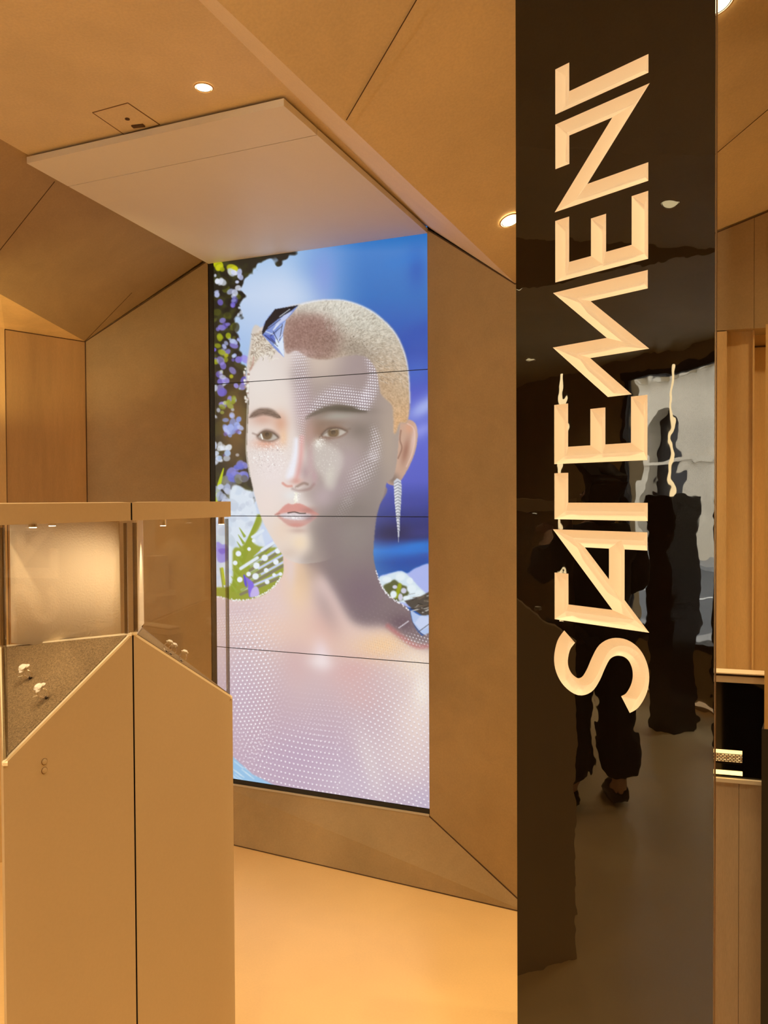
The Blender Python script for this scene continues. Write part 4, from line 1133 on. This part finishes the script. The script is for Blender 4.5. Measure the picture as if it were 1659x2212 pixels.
# tiny price tags lying beside the two left rings: rows of raised cream strokes on the cloth
def tag_strip(x, y, label):
    q, n_ = on_deck(x, y, Lc, Mc, Lb, .0075)
    ex = unit(np.cross(V3(0.2, 1, 0), n_)); ex = ex if ex[0] > 0 else -ex
    ey = np.cross(n_, ex)
    m_ = MB(); rg = np.random.RandomState(int(x))
    for k in range(6):
        c = q + ex * (k - 2.5) * .0022
        m_.prism([c - ex * .0008 - ey * .0012, c + ex * .0006 - ey * .0012, c + ex * .0008 - ey * .0007, c - ex * .0006 - ey * .0007], n_ * .0006)
        m_.prism([c - ex * .0004 + ey * .0004, c + ex * .0008 + ey * .0006, c + ex * .0008 + ey * .0011, c - ex * .0003 + ey * .0011], n_ * .0006)
        if rg.rand() < .7: m_.prism([c - ex * .0008 - ey * .001, c - ex * .0003 - ey * .001, c - ex * .0003 + ey * .001, c - ex * .0008 + ey * .001], n_ * .0006)
    o = m_.build('price_marker', M_SILL)
    tag(o, label, 'price marker', 'tiny price markers on the cloth')
tag_strip(44, 1461, 'tiny illegible cream price marker beside the upper ring in the left case')
tag_strip(77, 1504, 'tiny illegible cream price marker beside the lower ring in the left case')

# ------------------------------------------------------------------ TILL COUNTER, right of the pillar
D0 = atd(1545, 1452, 2.20); D1 = atd(1650, 1458, 2.165)
cd = unit((D1 - D0) * [1, 1, 0]); cn = V3(cd[1], -cd[0], 0)
if np.dot(cn, -D0) < 0: cn = -cn
cL = D0 - cd * .35; cR = D0 + cd * .135
def cz(y, x=1600): return atp(x, y, D0, cn)[2]
def slab_(zlo, zhi, off, back, xa=None, xb=None):
    a_ = (xa if xa is not None else cL) * [1, 1, 0] + cn * off; b_ = (xb if xb is not None else cR) * [1, 1, 0] + cn * off
    return MB().prism([a_ + ZU * zlo, b_ + ZU * zlo, b_ + ZU * zhi, a_ + ZU * zhi], -cn * back)
till = thing('till_counter', 'tall till counter with black glass front and warm lit slot, right of the pillar', 'counter', tuple(D0 * [1, 1, 0]))
z_t, z_a, z_b, z_c = cz(1453), cz(1461), cz(1474), cz(1682)
slab_(z_t - .003, z_t, .012, .055).build('worktop_edge', M_CREAM, till)
slab_(z_a, z_t - .003, 0, .045).build('worktop_gap', simple('dark_walnut', (.05, .02, .01), .3), till)
slab_(z_b, z_a, .010, .055).build('worktop', M_CASE, till)
M_GLOSS2 = simple('black_glass_front', (.003, .002, .002), .08)
zs0, zs1 = cz(1652), cz(1622)
xs = atp(1603.5, 1640, D0, cn)
slab_(zs1, z_b, 0, .055).build('front_glass', M_GLOSS2, till)
slab_(z_c, zs1, 0, .055, xa=xs).build('front_glass', M_GLOSS2, till)
slab_(z_c, zs0, 0, .055, xb=xs).build('slot_base', M_GLOSS2, till)
# lit slot: glowing strip above a pierced screen
slab_(cz(1631), zs1, -.004, .02, xb=xs).build('glow_strip', emit('slot_glow', (1.0, .66, .22), 2.2), till)
m_pat, nt_, b_ = mat_new('pierced_screen')
tc_ = N(nt_, 'ShaderNodeTexCoord'); bk = N(nt_, 'ShaderNodeTexBrick'); bk.inputs['Scale'].default_value = 55
bk.inputs['Color1'].default_value = (1, .7, .3, 1); bk.inputs['Color2'].default_value = (.45, .22, .06, 1); bk.inputs['Mortar'].default_value = (.02, .008, .002, 1); bk.inputs['Mortar Size'].default_value = .06
mp_ = N(nt_, 'ShaderNodeMapping'); mp_.inputs['Rotation'].default_value = (math.pi / 2, 0, 0)
nt_.links.new(tc_.outputs['Object'], mp_.inputs[0]); nt_.links.new(mp_.outputs[0], bk.inputs['Vector']); nt_.links.new(bk.outputs['Color'], b_.inputs['Base Color']); nt_.links.new(bk.outputs['Color'], b_.inputs['Emission Color']); b_.inputs['Emission Strength'].default_value = .9
slab_(cz(1650), cz(1631), -.006, .02, xb=xs).build('pierced_screen', m_pat, till)
slab_(cz(1675), cz(1666.5), .004, .02, xb=xs).build('glow_strip', emit('slot_glow_low', (1.0, .72, .25), 2.2), till)
slab_(cz(1690), z_c, .012, .055).build('ledge', M_CREAM, till)
M_DESK = plaster('desk_plaster', (0.52, 0.385, 0.245), var=0.10, stretch=(3, 3, .4), scale=2.0)
xj = atp(1596, 1800, D0, cn)
slab_(0, cz(1690), 0, .055, xb=xj - cd * .0006).build('base_panel', M_DESK, till)
slab_(0, cz(1690), 0, .055, xa=xj + cd * .0006).build('base_panel', M_DESK, till)

# tower at the far right edge of the frame
tw = thing('display_tower', 'narrow tan tower with black base at the right edge beside the till', 'display tower', tuple(atd(1660, 1500, 1.85) * [1, 1, 0]))
T0 = atd(1649, 1575, 1.85)
def tbox(z0_, z1_, dx, mat, nm):
    a_ = V3(T0[0] + dx, T0[1], 0)
    return MB().prism([a_ + ZU * z0_, a_ + V3(.30, -.06, 0) + ZU * z0_, a_ + V3(.30, -.06, 0) + ZU * z1_, a_ + ZU * z1_], (.175, .30, 0)).build(nm, mat, tw)
tbox(0, T0[2], -.004, M_BLACK, 'base')
tbox(T0[2], atd(1653, 700, 1.85)[2], .002, M_WALLV, 'shaft')
tbox(atd(1653, 700, 1.85)[2], 2.62, .008, M_BLACK, 'head')

# ------------------------------------------------------------------ STREET SIDE, seen in the pillar's reflection
def mir(p):
    p = np.array(p, float); return p - 2 * (np.dot(p * [1, 1, 0], pn) - PCN) * pn
def vir(x, y, d): return mir(atd(x, y, d))
WL = V3(-4.75, 0, 0); WL[1] = FAC_A[1] + (WL[0] - FAC_A[0]) * FD[1] / FD[0]
def fa(s): return FAC_A + FD * s
sL = np.dot(WL - FAC_A, FD); sR = sL + 2.3
ZW0, ZW1 = 0.45, 2.62
m = MB()
thick = -FN * .2
m.prism([fa(0), fa(sL), fa(sL) + ZU * ZT, fa(0) + ZU * ZT], thick)
m.prism([fa(sR), FAC_B, FAC_B + ZU * ZT, fa(sR) + ZU * ZT], thick)
m.prism([fa(sL), fa(sR), fa(sR) + ZU * ZW0, fa(sL) + ZU * ZW0], thick)
m.prism([fa(sL) + ZU * ZW1, fa(sR) + ZU * ZW1, fa(sR) + ZU * ZT, fa(sL) + ZU * ZT], thick)
struct(m.build('wall_street', M_WALL))
win = MB()
for s0, s1, z0_, z1_ in ((sL, sL + .05, ZW0, ZW1), (sR - .05, sR, ZW0, ZW1), (sL, sR, ZW0, ZW0 + .05), (sL, sR, ZW1 - .06, ZW1), ):
    win.prism([fa(s0) + ZU * z0_, fa(s1) + ZU * z0_, fa(s1) + ZU * z1_, fa(s0) + ZU * z1_], -FN * .06)
wo = struct(win.build('window_1', M_BLACK))
gp = MB().prism([fa(sL + .05) + ZU * (ZW0 + .05) - FN * .03, fa(sR - .05) + ZU * (ZW0 + .05) - FN * .03, fa(sR - .05) + ZU * (ZW1 - .06) - FN * .03, fa(sL + .05) + ZU * (ZW1 - .06) - FN * .03], -FN * .008).build('window_pane', M_GLASS)
gp.parent = wo
# glowing floor cove below the window
M_COVE = emit('cove_glow', (1.0, .68, .35), 3.0)
struct(MB().prism([fa(sL - .1) + ZU * .03 + FN * .02, fa(sR) + ZU * .03 + FN * .02, fa(sR) + ZU * .06 + FN * .02, fa(sL - .1) + ZU * .06 + FN * .02], -FN * .01).build('trim_80', M_COVE))
# dark pedestals with a slim vertical light
M_DARKP = simple('dark_pedestal', (.012, .008, .005), .25)
M_ROD = emit('light_rod', (1.0, .74, .38), 14.0)
def pedestal(c, w, h, rod, label):
    t = thing('display_pedestal', label, 'pedestal', tuple(c * [1, 1, 0]), 'dark pedestals near the window')
    MB().box(V3(c[0], c[1], h / 2), w, w, h, ax=FD, ay=FN).build('plinth', M_DARKP, t)
    if rod: MB().box(V3(c[0], c[1], h + rod / 2), .018, .018, rod, ax=FD, ay=FN).build('light_rod', M_ROD, t)
pedestal(vir(1452, 1555, 5.35), .22, 1.60, .92, 'dark pedestal with slim glowing rod before the window, mirrored in the pillar')
pedestal(vir(1590, 1600, 4.9), .20, 1.60, 0, 'dark pedestal mirrored at the right edge of the pillar')
pedestal(vir(1213, 1500, 4.7), .16, .85, 1.5, 'dark pedestal with tall glowing rod behind the mirrored person')
# street
M_STONE = plaster('street_stone', (.72, .63, .48), var=.12, scale=.8)
M_ROAD = plaster('asphalt', (.10, .11, .12), var=.15, scale=.6, fine=.2)
M_PAVE = plaster('pavement', (.34, .34, .33), var=.1)
out = -FN
g0 = fa(-14) + out * .25; g1 = fa(26) + out * .25
def strip(o0, o1, z, mat, nm, lab, cat):
    o = MB().prism([g0 + out * o0 + ZU * z, g1 + out * o0 + ZU * z, g1 + out * o1 + ZU * z, g0 + out * o1 + ZU * z], (0, 0, -.2)).build(nm, mat); o['kind'] = 'structure'
strip(0, 2.4, -.02, M_PAVE, 'trim_81', '', '')
strip(2.4, 9.5, -.14, M_ROAD, 'trim_82', '', '')
strip(9.5, 12.2, -.02, M_PAVE, 'trim_83', '', '')
strip(5.7, 5.85, -.136, simple('road_paint', (.8, .8, .75), .7), 'trim_84', '', '')
bl = thing('stone_building', 'cream stone building with arched opening across the street, mirrored in the pillar', 'building', tuple((fa(0) + out * 12.4)))
bface = lambda s, z, o=12.2: fa(s) + out * o + ZU * z
# arch bays repeated along the front
bay0 = -12.0; bayw = 3.0
wall_m = MB(); dark_m = []
for k in range(12):
    s0 = bay0 + k * bayw; sc = s0 + bayw / 2; r_ = .75; spring = 3.3
    arc = [bface(sc + r_ * math.cos(a), spring + r_ * math.sin(a)) for a in np.linspace(math.pi, 0, 13)]
    wall_m.prism([bface(s0, -.1), bface(sc - r_, -.1), bface(sc - r_, spring), bface(s0, spring)], out * .5)
    wall_m.prism([bface(sc + r_, -.1), bface(s0 + bayw, -.1), bface(s0 + bayw, spring), bface(sc + r_, spring)], out * .5)
    half = [bface(s0, spring)] + arc[:7] + [bface(sc, 5.4), bface(s0, 5.4)]
    wall_m.prism(half, out * .5)
    half = [bface(s0 + bayw, spring)] + arc[::-1][:7] + [bface(sc, 5.4), bface(s0 + bayw, 5.4)]
    wall_m.prism(half, out * .5)
    for j in range(5):
        wall_m.prism([bface(s0 + j * .6 + .1, 5.0, 11.95), bface(s0 + j * .6 + .36, 5.0, 11.95), bface(s0 + j * .6 + .36, 5.4, 11.8), bface(s0 + j * .6 + .1, 5.4, 11.8)], out * .5)
wall_m.prism([bface(bay0, 5.4, 11.7), bface(bay0 + 36, 5.4, 11.7), bface(bay0 + 36, 5.75, 11.7), bface(bay0, 5.75, 11.7)], out * 1.0)
wall_m.prism([bface(bay0, 5.75), bface(bay0 + 36, 5.75), bface(bay0 + 36, 11), bface(bay0, 11)], out * .5)
wall_m.prism([bface(bay0, 2.55, 12.1), bface(bay0 + 36, 2.55, 12.1), bface(bay0 + 36, 2.68, 12.1), bface(bay0, 2.68, 12.1)], out * .04)
wall_m.build('facade', M_STONE, bl)
MB().prism([bface(bay0, -.1, 12.75), bface(bay0 + 36, -.1, 12.75), bface(bay0 + 36, 11, 12.75), bface(bay0, 11, 12.75)], out * .3).build('arch_interior', simple('dark_interior', (.015, .014, .013), .3), bl)

# ------------------------------------------------------------------ PERSON, seen only in the reflection
def skin_mesh(name, verts, edges, radii, mat, parent, sub=2, root=0):
    me = bpy.data.meshes.new(name); me.from_pydata([tuple(v) for v in verts], edges, [])
    o = bpy.data.objects.new(name, me); COL.objects.link(o)
    me.materials.append(mat)
    sk = o.modifiers.new('skin', 'SKIN'); sk.use_smooth_shade = True
    for i, r_ in enumerate(radii):
        d = me.skin_vertices[0].data[i]; d.radius = (r_, r_) if not isinstance(r_, tuple) else r_; d.use_root = (i == root)
    sb_ = o.modifiers.new('sub', 'SUBSURF'); sb_.levels = sub; sb_.render_levels = sub
    if parent is not None: attach(o, parent) if parent.type != 'EMPTY' else setattr(o, 'parent', parent)
    return o
M_SKIN = simple('skin', (.55, .34, .24), .5); M_DCLOTH = simple('black_wool', (.010, .009, .010), .9); M_HAIR = simple('dark_hair', (.012, .008, .006), .6); M_SHOE = simple('black_leather', (.012, .010, .010), .35)
pc = vir(1290, 1725, 4.0)
per = thing('person', 'person in black coat, wide black trousers and black shoes, mirrored in the pillar', 'person', (pc[0], pc[1], 0))
per.rotation_euler = (0, 0, math.radians(160))
# local: +X is where the person faces
sv = [(0, 0, .92), (0, 0, 1.08), (.01, 0, 1.26), (.01, 0, 1.40), (.015, 0, 1.48), (.03, 0, 1.56), (.035, 0, 1.66),
      (0, .17, 1.38), (.02, .25, 1.16), (.20, .20, 1.08), (.27, .17, 1.10), (0, -.17, 1.38), (.10, -.26, 1.18), (.30, -.14, 1.36), (.36, -.11, 1.41),
      (0, .09, .86), (.02, .11, .48), (-.02, .12, .09), (.10, .13, .04), (0, -.09, .86), (.03, -.11, .48), (.0, -.13, .09), (.12, -.14, .04)]
se = [(0, 1), (1, 2), (2, 3), (3, 4), (4, 5), (5, 6), (3, 7), (7, 8), (8, 9), (9, 10), (3, 11), (11, 12), (12, 13), (13, 14), (0, 15), (15, 16), (16, 17), (17, 18), (0, 19), (19, 20), (20, 21), (21, 22)]
sr = [(.15, .11), (.125, .10), (.14, .105), (.13, .09), .052, (.075, .085), (.07, .08), .055, .042, .034, .026, .055, .042, .034, .026, .085, .058, .04, .035, .085, .058, .04, .035]
body = skin_mesh('body', sv, se, sr, M_SKIN, per)
# face and hands
fm = MB().tube(V3(.118, 0, 1.605), V3(.135, 0, 1.590), .010, .014, 10)
fm.build('nose', M_SKIN, None); nose = bpy.data.objects['nose']; nose.parent = per
for s_ in (-1, 1):
    e_ = MB().tube(V3(.030, .078 * s_, 1.60), V3(.034, .092 * s_, 1.60), .022, .016, 12).build('ear', M_SKIN, None); e_.parent = per
    e_ = MB().tube(V3(.104, .028 * s_, 1.622), V3(.109, .028 * s_, 1.622), .009, .008, 12).build('eye', M_BLACK, None); e_.parent = per
e_ = MB().box(V3(.112, 0, 1.562), .008, .042, .008).build('mouth', simple('lips', (.40, .15, .12), .5), None); e_.parent = per
def hand(c, sgn):
    c = np.array(c, float); v = [c, c + V3(.045, 0, .01)]; ed = [(0, 1)]; rr = [(.024, .030), (.020, .034)]
    for j in range(4):
        o_ = (j - 1.5) * .018; Lg = (.030, .036, .034, .026)[j]
        b0_ = c + V3(.055, o_, .012); k = len(v)
        v += [b0_, b0_ + V3(Lg, 0, .004), b0_ + V3(Lg * 1.6, 0, -.014), b0_ + V3(Lg * 1.7, 0, -.032)]
        ed += [(1, k), (k, k + 1), (k + 1, k + 2), (k + 2, k + 3)]; rr += [.0095, .009, .0082, .007]
    k = len(v); v += [c + V3(.012, .030 * sgn, .0), c + V3(.038, .046 * sgn, -.008), c + V3(.060, .044 * sgn, -.014)]
    ed += [(0, k), (k, k + 1), (k + 1, k + 2)]; rr += [.012, .010, .0085]
    h_ = skin_mesh('hand', v, ed, rr, M_SKIN, per, 1)
hand((.29, .165, 1.10), -1); hand((.37, -.105, 1.42), 1)
cv_ = [(0, 0, .80), (0, 0, 1.0), (.01, 0, 1.22), (.01, 0, 1.38), (.012, 0, 1.47), (0, .18, 1.38), (.02, .265, 1.16), (.17, .215, 1.085), (0, -.18, 1.38), (.10, -.275, 1.18), (.26, -.165, 1.33)]
ce_ = [(0, 1), (1, 2), (2, 3), (3, 4), (3, 5), (5, 6), (6, 7), (3, 8), (8, 9), (9, 10)]
skin_mesh('coat', cv_, ce_, [(.215, .165), (.185, .145), (.185, .14), (.16, .115), .075, .085, .068, .055, .085, .068, .055], M_DCLOTH, per)
tv_ = [(0, 0, .95), (0, .095, .86), (.02, .12, .50), (.0, .135, .10), (0, -.095, .86), (.03, -.12, .50), (.02, -.145, .10)]
skin_mesh('trousers', tv_, [(0, 1), (1, 2), (2, 3), (0, 4), (4, 5), (5, 6)], [.15, .115, .105, .125, .115, .105, .125], M_DCLOTH, per)
hv_ = [(.0, 0, 1.655), (-.015, 0, 1.70), (-.055, 0, 1.62), (-.06, 0, 1.52), (-.05, 0, 1.44)]
skin_mesh('hair', hv_, [(0, 1), (0, 2), (2, 3), (3, 4)], [.098, .07, .09, .085, .06], M_HAIR, per)
for s_ in (-1, 1):
    y_ = .13 * s_
    sv_ = [(-.04, y_, .055), (.03, y_, .06), (.12, y_ * 1.05, .045), (.19, y_ * 1.08, .035)]
    skin_mesh('shoe', sv_, [(0, 1), (1, 2), (2, 3)], [.05, .055, .045, .032], M_SHOE, per, 1)

# ------------------------------------------------------------------ added lamps, and a shelf, out of the frame
def added_spot(c, aim, watts, size, label, soft=.03, col=WARM):
    c = np.array(c, float); t = thing('added_spotlight', label, 'spotlight', tuple(c))
    d = unit(np.array(aim, float) - c)
    MB().tube(c, c + ZU * .10, .008, n=10).build('added_spot_stem', M_BLACK, t)
    MB().tube(c - d * .05, c + d * .07, .032, .036, 24).build('housing', M_BLACK, t)
    L = bpy.data.lights.new('added_spot_beam', 'SPOT'); L.energy = watts; L.color = col; L.spot_size = size; L.spot_blend = .6; L.shadow_soft_size = soft
    lo = bpy.data.objects.new('added_spot_beam', L); COL.objects.link(lo); lo.parent = t
    lo.location = Vector(d * .08); lo.rotation_euler = Vector(d).to_track_quat('-Z', 'Y').to_euler()
added_spot((-1.35, -.35, 2.62), pp(-.88, 2.30, 0), 58, 1.0, 'added unseen black spotlight behind the viewer, brightening the carved letters of the pillar', col=(1, .82, .56))  # added lamp, lifts the brightness of the carved letters
added_spot((-1.85, 2.70, 1.75), (-1.56, 3.35, 2.40), 16, 1.3, 'added black uplight standing in for the cove light of the bay left of the frame', col=(1, .72, .30))  # added lamp in place of the cove light on the bay underside
sh = V3(2.05, 2.55, 1.06)
ws = thing('wall_shelf', 'pale shelf right of the frame, mirrored faintly in the right display case', 'shelf', tuple(sh))
MB().box(sh, .16, .95, .03, ax=(1, -.1, 0), ay=(.1, 1, 0)).build('board', M_CREAM, ws)
MB().box(sh + V3(.10, 0, .30), .02, 1.0, .75, ax=(1, -.1, 0), ay=(.1, 1, 0)).build('back_panel', M_CREAM, ws)
bx_ = MB().box(sh + V3(-.01, .25, .115), .10, .13, .20, ax=(1, -.1, 0), ay=(.1, 1, 0)).build('gift_box', M_CASE)
tag(bx_, 'brown box standing on the pale shelf, mirrored faintly in the right display case', 'box')
added_spot((1.55, 2.2, 2.2), (2.1, 2.6, 1.2), 90, 1.2, 'added unseen black spotlight brightening the pale shelf right of the frame')  # added lamp, makes the shelf bright enough to mirror in the case glass
